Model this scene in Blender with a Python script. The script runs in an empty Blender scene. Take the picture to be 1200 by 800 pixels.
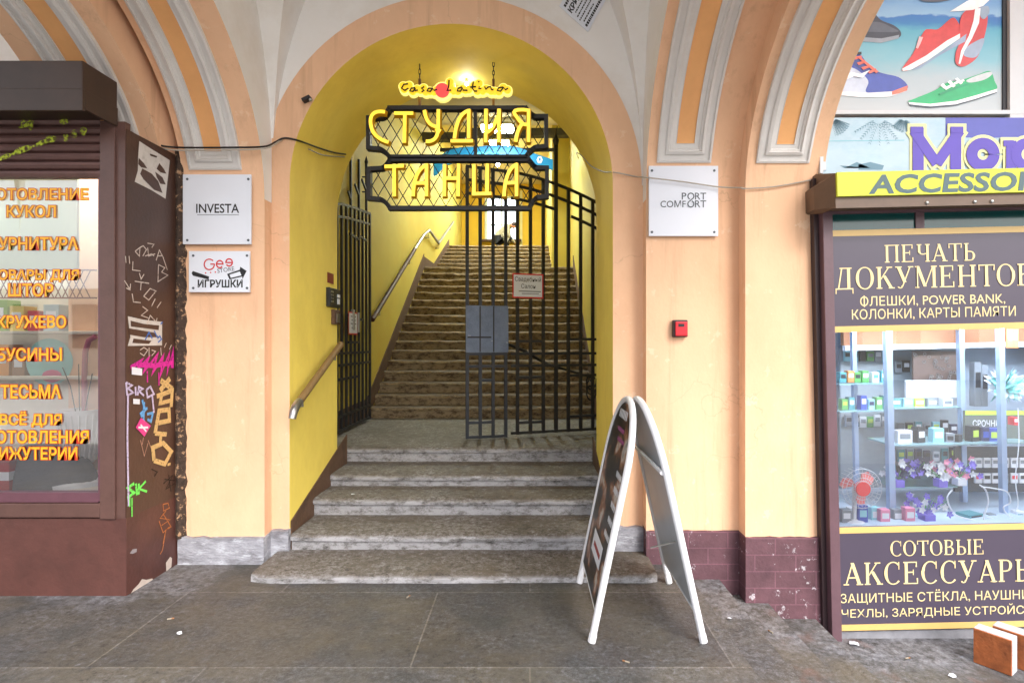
import bpy, bmesh, math, random
from mathutils import Vector, Matrix, noise
random.seed(7)
R = math.radians
SC = bpy.context.scene
COL = SC.collection
F, VX, VY, EYE = 660.0, 621.0, 402.0, 1.45

# ------------------------------------------------------------------ camera, sky, sun, exposure
cam = bpy.data.cameras.new('camera')
camo = bpy.data.objects.new('camera', cam)
COL.objects.link(camo)
camo.location = (0, 0, EYE)
camo.rotation_euler = (R(90), 0, 0)
cam.sensor_width = 36
cam.lens = 36 * F / 1200
cam.shift_x = -21 / 1200
cam.shift_y = 2 / 1200
cam.clip_start = 0.05
cam.clip_end = 2000
SC.camera = camo

world = bpy.data.worlds.new('World')
SC.world = world
world.use_nodes = True
wt = world.node_tree
wt.nodes.clear()
wo = wt.nodes.new('ShaderNodeOutputWorld')
wb = wt.nodes.new('ShaderNodeBackground')
sky = wt.nodes.new('ShaderNodeTexSky')
sky.sky_type = 'NISHITA'
sky.sun_disc = False
SUN_EL, SUN_AZ = 42.0, 148.0           # azimuth clockwise from +Y: behind the camera, to its right
sky.sun_elevation = R(SUN_EL)
sky.sun_rotation = R(SUN_AZ)
sky.dust_density = 3.0
hs = wt.nodes.new('ShaderNodeHueSaturation')
hs.inputs['Saturation'].default_value = 0.32
wb.inputs['Strength'].default_value = 0.15
wt.links.new(sky.outputs[0], hs.inputs['Color'])
wt.links.new(hs.outputs[0], wb.inputs['Color'])
wt.links.new(wb.outputs[0], wo.inputs['Surface'])

sl = bpy.data.lights.new('sun', 'SUN')
sl.energy = 1.2
sl.angle = R(32)
sl.color = (1.0, 0.96, 0.9)
so = bpy.data.objects.new('sun', sl)
COL.objects.link(so)
az, el = R(SUN_AZ), R(SUN_EL)
to_sun = Vector((math.sin(az) * math.cos(el), math.cos(az) * math.cos(el), math.sin(el)))
so.rotation_euler = to_sun.to_track_quat('Z', 'Y').to_euler()
so.location = (2, -6, 8)

vs = SC.view_settings
vs.view_transform = 'Standard'
vs.look = 'None'
vs.gamma = 1
vs.use_curve_mapping = False
vs.exposure = 1.46

# ------------------------------------------------------------------ helpers
def P(x, y, Y):
    """a point of the photograph at depth Y, in metres"""
    return Vector(((x - VX) * Y / F, Y, EYE + (VY - y) * Y / F))

def L(r, g, b):
    def f(c):
        c /= 255.0
        return c / 12.92 if c <= 0.04045 else ((c + 0.055) / 1.055) ** 2.4
    return (f(r), f(g), f(b), 1.0)

class MB:
    def __init__(s):
        s.v, s.f, s.m = [], [], []
    def add(s, vs_, fs, mi=0):
        o = len(s.v)
        s.v += [tuple(p) for p in vs_]
        for f in fs:
            s.f.append(tuple(o + i for i in f))
            s.m.append(mi)
        return s
    def quad(s, a, b, c, d, mi=0):
        return s.add((a, b, c, d), ((0, 1, 2, 3),), mi)
    def poly(s, pts, mi=0):
        return s.add(pts, (tuple(range(len(pts))),), mi)
    def box(s, x0, x1, y0, y1, z0, z1, mi=0, bev=0.0):
        if bev <= 0:
            v = [(x, y, z) for z in (z0, z1) for y in (y0, y1) for x in (x0, x1)]
            return s.add(v, ((0, 2, 3, 1), (4, 5, 7, 6), (0, 1, 5, 4), (2, 6, 7, 3), (0, 4, 6, 2), (1, 3, 7, 5)), mi)
        bm = bmesh.new()
        bmesh.ops.create_cube(bm, size=1)
        for v in bm.verts:
            v.co = Vector(((x0 + x1) / 2 + v.co.x * (x1 - x0), (y0 + y1) / 2 + v.co.y * (y1 - y0), (z0 + z1) / 2 + v.co.z * (z1 - z0)))
        bmesh.ops.bevel(bm, geom=bm.edges[:], offset=bev, segments=2, affect='EDGES', profile=0.6)
        return s.bm(bm, mi)
    def bm(s, bm, mi=0, M=None):
        bm.verts.index_update()
        vs_ = [(M @ v.co) if M else v.co.copy() for v in bm.verts]
        fs = [[v.index for v in f.verts] for f in bm.faces]
        bm.free()
        return s.add(vs_, fs, mi)
    def obox(s, M, sx, sy, sz, mi=0, bev=0.0):
        t = MB().box(-sx / 2, sx / 2, -sy / 2, sy / 2, -sz / 2, sz / 2, 0, bev)
        return s.add([M @ Vector(p) for p in t.v], t.f, mi)
    def prism(s, pts, d, mi=0, side=None):
        """planar outline pts pushed along vector d"""
        n = len(pts)
        pts = [Vector(p) for p in pts]
        d = Vector(d)
        q = [p + d for p in pts]
        s.add(pts + q, [tuple(reversed(range(n))), tuple(range(n, 2 * n))], mi)
        s.add(pts + q, [(i, (i + 1) % n, n + (i + 1) % n, n + i) for i in range(n)], mi if side is None else side)
        return s
    def tube(s, pts, r, n=8, mi=0, closed=False, caps=True):
        pts = [Vector(p) for p in pts]
        k = len(pts)
        rs = r if isinstance(r, (list, tuple)) else [r] * k
        prev = None
        rings = []
        for i, p in enumerate(pts):
            if closed:
                t = pts[(i + 1) % k] - pts[i - 1]
            else:
                t = pts[min(i + 1, k - 1)] - pts[max(i - 1, 0)]
            t.normalize()
            if prev is None:
                a = Vector((0, 0, 1)) if abs(t.z) < 0.9 else Vector((1, 0, 0))
                u = t.cross(a).normalized()
            else:
                u = (prev - t * prev.dot(t)).normalized()
            prev = u
            w = t.cross(u)
            rings.append([p + (u * math.cos(2 * math.pi * j / n) + w * math.sin(2 * math.pi * j / n)) * rs[i] for j in range(n)])
        v = [q for rg in rings for q in rg]
        fs = []
        for i in range(k if closed else k - 1):
            a, b = i * n, ((i + 1) % k) * n
            for j in range(n):
                fs.append((a + j, a + (j + 1) % n, b + (j + 1) % n, b + j))
        if caps and not closed:
            fs.append(tuple(reversed(range(n))))
            fs.append(tuple((k - 1) * n + j for j in range(n)))
        return s.add(v, fs, mi)
    def ribbon(s, pts, w, nrm, d, mi=0, taper=1.0, side=None):
        """a flat stroke of width w along pts, lifted d along nrm, front narrower by taper"""
        pts = [Vector(p) for p in pts]
        nrm = Vector(nrm).normalized()
        k = len(pts)
        ws = w if isinstance(w, (list, tuple)) else [w] * k
        B1, B2, T1, T2 = [], [], [], []
        for i in range(k):
            if i == 0: t = pts[1] - pts[0]
            elif i == k - 1: t = pts[-1] - pts[-2]
            else:
                a = (pts[i] - pts[i - 1]).normalized(); b = (pts[i + 1] - pts[i]).normalized()
                t = a + b
                if t.length < 1e-4: t = a
            t.normalize()
            u = nrm.cross(t).normalized()
            m = 1.0
            if 0 < i < k - 1:
                c = max(0.5, abs(u.dot(nrm.cross((pts[i] - pts[i - 1]).normalized()))))
                m = 1 / c
            h = ws[i] / 2 * m
            ends = Vector((0, 0, 0))
            if taper < 1 and i == 0: ends = t * (ws[i] / 2 * (1 - taper))
            if taper < 1 and i == k - 1: ends = -t * (ws[i] / 2 * (1 - taper))
            B1.append(pts[i] - u * h); B2.append(pts[i] + u * h)
            T1.append(pts[i] - u * h * taper + nrm * d + ends); T2.append(pts[i] + u * h * taper + nrm * d + ends)
        v = B1 + B2 + T1 + T2
        fs, sd = [], []
        for i in range(k - 1):
            fs.append((2 * k + i, 2 * k + i + 1, 3 * k + i + 1, 3 * k + i))
            sd.append((i, i + 1, 2 * k + i + 1, 2 * k + i))
            sd.append((k + i + 1, k + i, 3 * k + i, 3 * k + i + 1))
        sd.append((k, 0, 2 * k, 3 * k)); sd.append((k - 1, 2 * k - 1, 4 * k - 1, 3 * k - 1))
        s.add(v, fs, mi)
        s.add(v, sd, mi if side is None else side)
        return s
    def lathe(s, prof, c, n=24, mi=0):
        c = Vector(c)
        v = []
        for (r, z) in prof:
            for j in range(n):
                a = 2 * math.pi * j / n
                v.append((c.x + r * math.cos(a), c.y + r * math.sin(a), c.z + z))
        fs = [(i * n + j, i * n + (j + 1) % n, (i + 1) * n + (j + 1) % n, (i + 1) * n + j) for i in range(len(prof) - 1) for j in range(n)]
        return s.add(v, fs, mi)
    def ball(s, c, r, mi=0, sub=2, sc=(1, 1, 1)):
        bm = bmesh.new()
        bmesh.ops.create_icosphere(bm, subdivisions=sub, radius=r)
        for v in bm.verts:
            v.co = Vector((v.co.x * sc[0], v.co.y * sc[1], v.co.z * sc[2])) + Vector(c)
        return s.bm(bm, mi)

def root_of(o):
    while o.parent: o = o.parent
    return o

def build(name, mb, mats, parent=None, smooth=False, recalc=True, label=None):
    me = bpy.data.meshes.new(name)
    if parent is None:
        xs = [v[0] for v in mb.v]; ys = [v[1] for v in mb.v]; zs = [v[2] for v in mb.v]
        org = Vector(((min(xs) + max(xs)) / 2, (min(ys) + max(ys)) / 2, min(zs)))
    else:
        org = root_of(parent).location
    me.from_pydata([tuple(Vector(v) - org) for v in mb.v], [], mb.f)
    if not isinstance(mats, (list, tuple)): mats = [mats]
    for m in mats: me.materials.append(m)
    me.polygons.foreach_set('material_index', [min(i, len(mats) - 1) for i in mb.m])
    if recalc:
        bm = bmesh.new(); bm.from_mesh(me)
        bmesh.ops.remove_doubles(bm, verts=bm.verts[:], dist=1e-6)
        bmesh.ops.recalc_face_normals(bm, faces=bm.faces[:])
        bm.to_mesh(me); bm.free()
    if smooth:
        me.polygons.foreach_set('use_smooth', [True] * len(me.polygons))
        if smooth != 'all':
            me.set_sharp_from_angle(angle=R(38))
    me.update()
    o = bpy.data.objects.new(name, me)
    COL.objects.link(o)
    if parent is None: o.location = org
    else: o.parent = parent
    if label: o['label'] = label
    return o

def tag(o, label, cat, group=None):
    o['label'] = label; o['category'] = cat
    if group: o['group'] = group
    return o

def thing(name, label, cat, loc, group=None):
    o = bpy.data.objects.new(name, None)
    o.empty_display_size = 0.1
    COL.objects.link(o)
    o.location = loc
    return tag(o, label, cat, group)

def struct(name, mb, mats, **k):
    o = build(name, mb, mats, **k); o['kind'] = 'structure'
    return o

# ------------------------------------------------------------------ materials
MATS = {}
def mat(name, col, rough=0.6, var=0.0, scale=5.0, stain=None, stain_amt=0.4, stain_scale=3.0, stretch=(1, 1, 1), bump=0.0, bscale=40.0, metal=0.0, spec=0.5, emit=None, estr=0.0, fleck=None, fleck_pos=0.62, fleck_scale=30.0, coat=0.0, drip=None, crack=False):
    if name in MATS: return MATS[name]
    m = bpy.data.materials.new(name); MATS[name] = m
    m.use_nodes = True
    nt = m.node_tree; N = nt.nodes; K = nt.links
    b = N['Principled BSDF']
    b.inputs['Roughness'].default_value = rough
    b.inputs['Metallic'].default_value = metal
    b.inputs['Specular IOR Level'].default_value = spec
    b.inputs['Coat Weight'].default_value = coat
    b.inputs['Base Color'].default_value = col
    m.diffuse_color = col
    if emit:
        b.inputs['Emission Color'].default_value = emit
        b.inputs['Emission Strength'].default_value = estr
    if var or stain or bump or fleck:
        tc = N.new('ShaderNodeNewGeometry')
        mp = N.new('ShaderNodeMapping'); mp.inputs['Scale'].default_value = stretch
        K.new(tc.outputs['Position'], mp.inputs['Vector'])
        cur = None
        if var:
            n1 = N.new('ShaderNodeTexNoise'); n1.inputs['Scale'].default_value = scale; n1.inputs['Detail'].default_value = 8; n1.inputs['Roughness'].default_value = 0.65
            K.new(mp.outputs[0], n1.inputs['Vector'])
            mr = N.new('ShaderNodeMapRange'); mr.inputs[1].default_value = 0.3; mr.inputs[2].default_value = 0.7
            mr.inputs[3].default_value = 1 - var; mr.inputs[4].default_value = 1 + var
            K.new(n1.outputs['Fac'], mr.inputs[0])
            mx = N.new('ShaderNodeVectorMath'); mx.operation = 'SCALE'
            mx.inputs[0].default_value = col[:3]
            K.new(mr.outputs[0], mx.inputs['Scale'])
            cur = mx.outputs[0]
        def overlay(cur, c2, sc, lo, hi, amt, det=6):
            n2 = N.new('ShaderNodeTexNoise'); n2.inputs['Scale'].default_value = sc; n2.inputs['Detail'].default_value = det; n2.inputs['Roughness'].default_value = 0.7
            K.new(mp.outputs[0], n2.inputs['Vector'])
            mr2 = N.new('ShaderNodeMapRange'); mr2.inputs[1].default_value = lo; mr2.inputs[2].default_value = hi; mr2.inputs[4].default_value = amt
            K.new(n2.outputs['Fac'], mr2.inputs[0])
            mm = N.new('ShaderNodeMix'); mm.data_type = 'RGBA'
            K.new(mr2.outputs[0], mm.inputs['Factor'])
            if cur is not None: K.new(cur, mm.inputs['A'])
            else: mm.inputs['A'].default_value = col
            mm.inputs['B'].default_value = c2
            return mm.outputs['Result']
        if drip:
            keep = mp
            mp = N.new('ShaderNodeMapping'); mp.inputs['Scale'].default_value = (9, 9, .55); K.new(tc.outputs['Position'], mp.inputs['Vector'])
            cur = overlay(cur, drip, 1.0, .54, .74, .5, 5)
            mp = N.new('ShaderNodeMapping'); mp.inputs['Scale'].default_value = (1, 1, 1); K.new(tc.outputs['Position'], mp.inputs['Vector'])
            cur = overlay(cur, L(246, 222, 194), 7.0, .60, .64, .35, 9)
            mp = keep
        if stain: cur = overlay(cur, stain, stain_scale, 0.47, 0.72, stain_amt)
        if fleck: cur = overlay(cur, fleck, fleck_scale, fleck_pos, fleck_pos + 0.05, 0.9, 10)
        if crack:
            wn = N.new('ShaderNodeTexNoise'); wn.inputs['Scale'].default_value = 3.5; wn.inputs['Detail'].default_value = 6; K.new(tc.outputs['Position'], wn.inputs['Vector'])
            va = N.new('ShaderNodeVectorMath'); va.operation = 'MULTIPLY_ADD'; va.inputs[1].default_value = (.5, .5, .5); K.new(wn.outputs['Color'], va.inputs[0]); K.new(tc.outputs['Position'], va.inputs[2])
            vo = N.new('ShaderNodeTexVoronoi'); vo.feature = 'DISTANCE_TO_EDGE'; vo.inputs['Scale'].default_value = 1.5; K.new(va.outputs[0], vo.inputs['Vector'])
            lt = N.new('ShaderNodeMapRange'); lt.inputs[1].default_value = .0015; lt.inputs[2].default_value = .006; lt.inputs[3].default_value = 1; lt.inputs[4].default_value = 0; K.new(vo.outputs['Distance'], lt.inputs[0])
            wm = N.new('ShaderNodeTexNoise'); wm.inputs['Scale'].default_value = 1.1; K.new(tc.outputs['Position'], wm.inputs['Vector'])
            wr = N.new('ShaderNodeMapRange'); wr.inputs[1].default_value = .53; wr.inputs[2].default_value = .6; wr.inputs[4].default_value = .2; K.new(wm.outputs['Fac'], wr.inputs[0])
            mu = N.new('ShaderNodeMath'); mu.operation = 'MULTIPLY'; K.new(lt.outputs[0], mu.inputs[0]); K.new(wr.outputs[0], mu.inputs[1])
            mm = N.new('ShaderNodeMix'); mm.data_type = 'RGBA'; K.new(mu.outputs[0], mm.inputs['Factor']); K.new(cur, mm.inputs['A']); mm.inputs['B'].default_value = L(130, 92, 68)
            cur = mm.outputs['Result']
        if cur is not None: K.new(cur, b.inputs['Base Color'])
        if bump:
            n3 = N.new('ShaderNodeTexNoise'); n3.inputs['Scale'].default_value = bscale; n3.inputs['Detail'].default_value = 8
            K.new(mp.outputs[0], n3.inputs['Vector'])
            bp = N.new('ShaderNodeBump'); bp.inputs['Strength'].default_value = bump; bp.inputs['Distance'].default_value = 0.01
            K.new(n3.outputs['Fac'], bp.inputs['Height'])
            K.new(bp.outputs[0], b.inputs['Normal'])
    return m

def emis(name, col, s):
    m = bpy.data.materials.new(name); m.use_nodes = True
    nt = m.node_tree; nt.nodes.clear()
    o = nt.nodes.new('ShaderNodeOutputMaterial'); e = nt.nodes.new('ShaderNodeEmission')
    e.inputs[0].default_value = col; e.inputs[1].default_value = s
    nt.links.new(e.outputs[0], o.inputs[0])
    return m

def glass(name, base=0.06, tint=(1, 1, 1, 1), rough=0.02):
    m = bpy.data.materials.new(name); m.use_nodes = True
    nt = m.node_tree; nt.nodes.clear(); N = nt.nodes; K = nt.links
    o = N.new('ShaderNodeOutputMaterial'); t = N.new('ShaderNodeBsdfTransparent'); g = N.new('ShaderNodeBsdfGlossy')
    t.inputs[0].default_value = tint; g.inputs['Roughness'].default_value = rough
    fr = N.new('ShaderNodeFresnel'); fr.inputs[0].default_value = 1.5
    ad = N.new('ShaderNodeMath'); ad.operation = 'ADD'; ad.inputs[1].default_value = base; ad.use_clamp = True
    mx = N.new('ShaderNodeMixShader')
    K.new(fr.outputs[0], ad.inputs[0]); K.new(ad.outputs[0], mx.inputs[0]); K.new(t.outputs[0], mx.inputs[1]); K.new(g.outputs[0], mx.inputs[2]); K.new(mx.outputs[0], o.inputs[0])
    return m

APRI = mat('apricot_plaster', L(234, 190, 154), 0.85, 0.06, 2.5, L(212, 160, 122), 0.4, 1.6, (1, 1, 0.6), 0.12, 55, fleck=L(120, 84, 60), fleck_pos=0.73, fleck_scale=20, drip=L(186, 142, 110), crack=True)
APRI_D = mat('apricot_plaster_warm_shade', L(236, 176, 116), 0.85, 0.07, 3, L(212, 150, 98), 0.4, 2.2, (1, 1, 0.7), 0.12, 50)  # deeper apricot, with the warm shade of the upper ribs in its colour
STUC = mat('white_stucco', L(216, 213, 210), 0.8, 0.05, 5, L(176, 170, 166), 0.25, 3, bump=0.06, bscale=60)
WHITEW = mat('white_vault_plaster', L(236, 233, 230), 0.9, 0.04, 1.5, L(200, 186, 166), 0.4, 1.2, bump=0.1, bscale=30)
YEL = mat('yellow_arch_paint', L(250, 224, 104), 0.75, 0.06, 2, L(214, 180, 66), 0.45, 1.3, (1, 1, 0.6), 0.1, 40)
YELHALL = mat('yellow_hall_paint', L(216, 178, 44), 0.7, 0.06, 1.5, L(204, 152, 20), 0.5, 1.0, bump=0.06, bscale=30)
CREAM = mat('cream_ceiling', L(214, 196, 140), 0.9, 0.05, 1.5)
SKIRT = mat('brown_skirting', L(96, 70, 52), 0.7, 0.2, 8, L(50, 36, 28), 0.6, 5, bump=0.3, bscale=30)
PLINTH = mat('grey_plinth', L(158, 158, 166), 0.85, 0.25, 14, L(92, 88, 92), 0.9, 9, (.6, 1, 1.6), bump=0.8, bscale=45, fleck=L(184, 186, 194), fleck_pos=0.55, fleck_scale=14)
IRON = mat('black_iron', L(34, 33, 36), 0.5, 0.2, 30, bump=0.2, bscale=80)
IRONBL = mat('black_iron_bluish_lit', L(38, 42, 52), 0.5, 0.2, 30, bump=0.2, bscale=80)  # black iron with the bluish light on the wicket put into its colour
STEEL = mat('brushed_steel', L(168, 168, 166), 0.32, 0.08, 20, metal=0.9)
WHITEP = mat('white_plastic', L(226, 227, 230), 0.4)
PLATE = mat('white_sign_plate', L(224, 228, 238), 0.35, 0.02, 3)
INK = mat('black_ink', L(28, 28, 32), 0.5)
INKG = mat('grey_ink', L(84, 90, 98), 0.5)
RED = mat('red_paint', L(200, 40, 44), 0.45)
BROWN = mat('brown_shop_paint', L(72, 48, 38), 0.42, 0.14, 7, L(52, 36, 30), 0.5, 4, bump=0.15, bscale=50)
BROWN2 = mat('brown_frame_paint', L(90, 64, 58), 0.4, 0.1, 12, L(70, 48, 42), 0.4, 9, bump=0.1, bscale=60)
BROWN3 = mat('red_brown_base_paint', L(86, 52, 46), 0.5, 0.16, 6, L(58, 36, 32), 0.5, 4, bump=0.2, bscale=40, fleck=L(180, 140, 128), fleck_pos=0.72, fleck_scale=26)
CHARC = mat('charcoal_paint', L(52, 36, 32), 0.4, 0.12, 8)

def stone_mat(name, pale, mid, dark, tread_dirty, slab=None, cement=False):
    """worn stone: pale risers, trodden brown treads"""
    m = bpy.data.materials.new(name); m.use_nodes = True
    N = m.node_tree.nodes; K = m.node_tree.links
    b = N['Principled BSDF']; b.inputs['Roughness'].default_value = 0.75
    g = N.new('ShaderNodeNewGeometry')
    def noise_(sc, det=8, vec=None, ro=0.65):
        n = N.new('ShaderNodeTexNoise'); n.inputs['Scale'].default_value = sc; n.inputs['Detail'].default_value = det; n.inputs['Roughness'].default_value = ro
        K.new(vec or g.outputs['Position'], n.inputs['Vector']); return n.outputs['Fac']
    def ramp(f, stops):
        r = N.new('ShaderNodeValToRGB'); e = r.color_ramp.elements
        while len(e) < len(stops): e.new(0.5)
        for i, (p, c) in enumerate(stops): e[i].position = p; e[i].color = c
        K.new(f, r.inputs[0]); return r.outputs[0]
    def mix(f, a, c):
        mm = N.new('ShaderNodeMix'); mm.data_type = 'RGBA'
        for s_, v in (('Factor', f), ('A', a), ('B', c)):
            if hasattr(v, 'is_output'): K.new(v, mm.inputs[s_])
            else: mm.inputs[s_].default_value = v
        return mm.outputs['Result']
    mp = N.new('ShaderNodeMapping'); mp.inputs['Scale'].default_value = (0.75, 1, 1.5); K.new(g.outputs['Position'], mp.inputs['Vector'])
    ris = ramp(noise_(12, 12, mp.outputs[0], 0.82), [(0.36, dark), (0.45, mid), (0.53, pale), (0.74, pale)])
    trd = ramp(noise_(15, 14, None, 0.86), [(0.40, dark), (0.47, tread_dirty), (0.54, tread_dirty), (0.59, mid), (0.68, pale)])
    big = N.new('ShaderNodeMapRange'); big.inputs[1].default_value = 0.4; big.inputs[2].default_value = 0.62
    K.new(noise_(1.7, 4), big.inputs[0])
    trd2 = mix(big.outputs[0], trd, ramp(noise_(30, 14, None, 0.88), [(0.41, dark), (0.48, tread_dirty), (0.54, mid), (0.63, pale)]))
    sx = N.new('ShaderNodeSeparateXYZ'); K.new(g.outputs['Normal'], sx.inputs[0])
    up = N.new('ShaderNodeMapRange'); up.inputs[1].default_value = 0.55; up.inputs[2].default_value = 0.95; K.new(sx.outputs['Z'], up.inputs[0])
    c = mix(up.outputs[0], ris, trd2)
    if cement:
        pt = N.new('ShaderNodeMapRange'); pt.inputs[1].default_value = .44; pt.inputs[2].default_value = .6; pt.inputs[4].default_value = .8; K.new(noise_(1.15, 7, None, .6), pt.inputs[0])
        c = mix(pt.outputs[0], c, ramp(noise_(36, 14, None, .9), [(0.40, L(30, 29, 30)), (0.48, L(64, 64, 66)), (0.55, L(100, 101, 107)), (0.64, L(150, 151, 158))]))
    if slab:
        br = N.new('ShaderNodeTexBrick'); br.offset = 0.37
        mp2 = N.new('ShaderNodeMapping'); mp2.inputs['Location'].default_value = slab[3]; K.new(g.outputs['Position'], mp2.inputs['Vector'])
        K.new(mp2.outputs[0], br.inputs['Vector'])
        br.inputs['Scale'].default_value = 1; br.inputs['Brick Width'].default_value = slab[0]; br.inputs['Row Height'].default_value = slab[1]
        br.inputs['Mortar Size'].default_value = slab[2]; br.inputs['Mortar Smooth'].default_value = 0.3
        br.inputs['Color1'].default_value = (1, 1, 1, 1); br.inputs['Color2'].default_value = (0.66, 0.66, 0.70, 1); br.inputs['Mortar'].default_value = (1.45, 1.45, 1.45, 1)
        ml = N.new('ShaderNodeVectorMath'); ml.operation = 'MULTIPLY'; K.new(c, ml.inputs[0]); K.new(br.outputs['Color'], ml.inputs[1])
        c = ml.outputs[0]
    if cement:
        # cement smeared along the foot of the walls and over the side steps
        sp = N.new('ShaderNodeSeparateXYZ'); K.new(g.outputs['Position'], sp.inputs[0])
        def mth(op, a, b_, c_=None):
            m_ = N.new('ShaderNodeMath'); m_.operation = op
            for i_, v_ in enumerate((a, b_, c_)):
                if v_ is None: continue
                if hasattr(v_, 'is_output'): K.new(v_, m_.inputs[i_])
                else: m_.inputs[i_].default_value = v_
            return m_.outputs[0]
        def smooth(v_, lo, hi):
            r_ = N.new('ShaderNodeMapRange'); r_.interpolation_type = 'SMOOTHSTEP'; r_.inputs[1].default_value = lo; r_.inputs[2].default_value = hi; K.new(v_, r_.inputs[0]); return r_.outputs[0]
        wob = mth('MULTIPLY_ADD', noise_(2.6, 8), .9, -.45)
        xa = mth('ABSOLUTE', mth('ADD', sp.outputs['X'], .46), 0)
        far = smooth(mth('ADD', sp.outputs['Y'], wob), 3.05, 3.3)
        out = smooth(mth('ADD', xa, wob), 1.35, 1.6)
        msk = mth('MULTIPLY', mth('MULTIPLY', far, out), .62)
        cem = ramp(noise_(18, 12, None, .8), [(0.40, L(56, 55, 58)), (0.47, L(100, 100, 106)), (0.54, L(132, 133, 141)), (.64, L(170, 172, 180))])
        c = mix(msk, c, cem)
        c = mix(mth('MULTIPLY', smooth(noise_(.9, 4), .46, .6), .2), c, L(112, 98, 72))
        c = mix(mth('MULTIPLY', smooth(noise_(2.3, 6, None, .7), .54, .66), .45), c, L(58, 60, 56))
        red = smooth(noise_(3.1, 3), .55, .66)
        c = mix(mth('MULTIPLY', mth('MULTIPLY', red, smooth(sp.outputs['X'], 1.2, 1.3)), .35), c, L(118, 84, 74))
    K.new(c, b.inputs['Base Color'])
    rr = N.new('ShaderNodeMapRange'); rr.inputs[3].default_value = 0.42 if cement else 0.5; rr.inputs[4].default_value = 0.8 if cement else 0.9; K.new(noise_(6), rr.inputs[0]); K.new(rr.outputs[0], b.inputs['Roughness'])
    ad = N.new('ShaderNodeMath'); ad.operation = 'ADD'; K.new(noise_(60, 10, None, 0.7), ad.inputs[0]); K.new(noise_(14, 6), ad.inputs[1])
    bp = N.new('ShaderNodeBump'); bp.inputs['Strength'].default_value = 0.55; bp.inputs['Distance'].default_value = 0.012
    K.new(ad.outputs[0], bp.inputs['Height']); K.new(bp.outputs[0], b.inputs['Normal'])
    return m

STONE = stone_mat('worn_limestone', L(164, 162, 165), L(130, 127, 126), L(62, 58, 56), L(98, 90, 80))
STONE_IN = stone_mat('brown_worn_limestone', L(166, 146, 114), L(112, 92, 66), L(44, 34, 26), L(94, 76, 54))
PAVE = stone_mat('stone_paving', L(146, 145, 149), L(106, 104, 104), L(50, 48, 47), L(90, 85, 76), (1.45, 0.76, 0.005, (0.0, 0.52, 0)), True)

def text_mesh(body, off=0.0, res=3, shear=0.0):
    c = bpy.data.curves.new('text', 'FONT'); c.body = body; c.size = 1; c.offset = off; c.resolution_u = res; c.shear = shear
    o = bpy.data.objects.new('text', c); COL.objects.link(o)
    bpy.context.view_layer.update()
    me = bpy.data.meshes.new_from_object(o.evaluated_get(bpy.context.evaluated_depsgraph_get()))
    v = [(p.co.x, p.co.y) for p in me.vertices]; f = [tuple(p.vertices) for p in me.polygons]
    bpy.data.objects.remove(o); bpy.data.curves.remove(c); bpy.data.meshes.remove(me)
    return v, f

def text_fit(body, to3, x0, x1, y0, y1, off=0.0, mb=None, grow=0.0, shear=0.0, mi=0):
    """lettering filling the box x0..x1, y0 (top)..y1 (bottom) of a sheet; to3(x, y) puts the sheet in the world.
    The letter body (without offset) fills the box, so outlines of the same text line up."""
    v0, _ = text_mesh(body, 0.0, shear=shear)
    bar = body[0] == 'Ф'
    if bar: body = 'О' + body[1:]; v0, _ = text_mesh(body, 0.0, shear=shear)
    v, f = text_mesh(body, off, shear=shear) if off else (v0, _)
    ax, bx = min(p[0] for p in v0), max(p[0] for p in v0)
    ay, by = min(p[1] for p in v0), max(p[1] for p in v0)
    mb = mb or MB()
    if bar:
        o0, _ = text_mesh('О')
        c_ = (min(p[0] for p in o0) + max(p[0] for p in o0)) / 2
        n_ = len(v); v = list(v) + [(c_ - .05 - off, -.08 - off), (c_ + .05 + off, -.08 - off), (c_ + .05 + off, .80 + off), (c_ - .05 - off, .80 + off)]
        f = list(f)
        mb.add([to3(x0 + (p[0] - ax) / (bx - ax) * (x1 - x0), y1 + (p[1] - ay) / (by - ay) * (y0 - y1)) + Vector((0, -.0004, 0)) for p in v[n_:]], [(0, 1, 2, 3)], mi)
        v = v[:n_]
    mb.add([to3(x0 + (p[0] - ax) / (bx - ax) * (x1 - x0), y1 + (p[1] - ay) / (by - ay) * (y0 - y1)) for p in v], f, mi)
    return mb

def sheet(Y):
    return lambda x, y: P(x, y, Y)

# ------------------------------------------------------------------ ground
YW, Y1, Y2 = 3.83, 3.72, 3.60           # wall, first pilaster plane, second pilaster plane
def pavement():
    mb = MB()
    prof = [(-9, 0.0), (0.995, 0.0), (1.0, -0.012), (1.004, -0.1), (1.245, -0.1), (1.25, -0.112), (1.254, -0.2), (1.515, -0.2), (1.52, -0.212), (1.524, -0.3), (1.815, -0.3), (1.82, -0.312), (1.824, -0.4), (9, -0.4)]
    ys = [-1.6 + i * 0.12 for i in range(47)]
    rnd = random.Random(3)
    v = []
    for y in ys:
        for i, (x, z) in enumerate(prof):
            wob = 0.012 * noise.noise(Vector((y * 1.7, i // 3, 0))) if 0 < i < len(prof) - 1 else 0
            v.append((x + wob, y, z + 0.004 * noise.noise(Vector((x * 2, y * 3, 5)))))
    n = len(prof)
    f = [(j * n + i, j * n + i + 1, (j + 1) * n + i + 1, (j + 1) * n + i) for j in range(len(ys) - 1) for i in range(n - 1)]
    mb.add(v, f)
    return mb
struct('pavement', pavement(), PAVE)
BOUNCE_ROAD = mat('pale_bounce_road', L(172, 170, 166), 0.9, 0.2, 8, bump=0.3, bscale=90)  # unseen road, made pale to bounce light up onto the vaults
g = MB().quad((-400, -500, -0.46), (400, -500, -0.46), (400, 60, -0.46), (-400, 60, -0.46))
struct('road', g, BOUNCE_ROAD)

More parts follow.
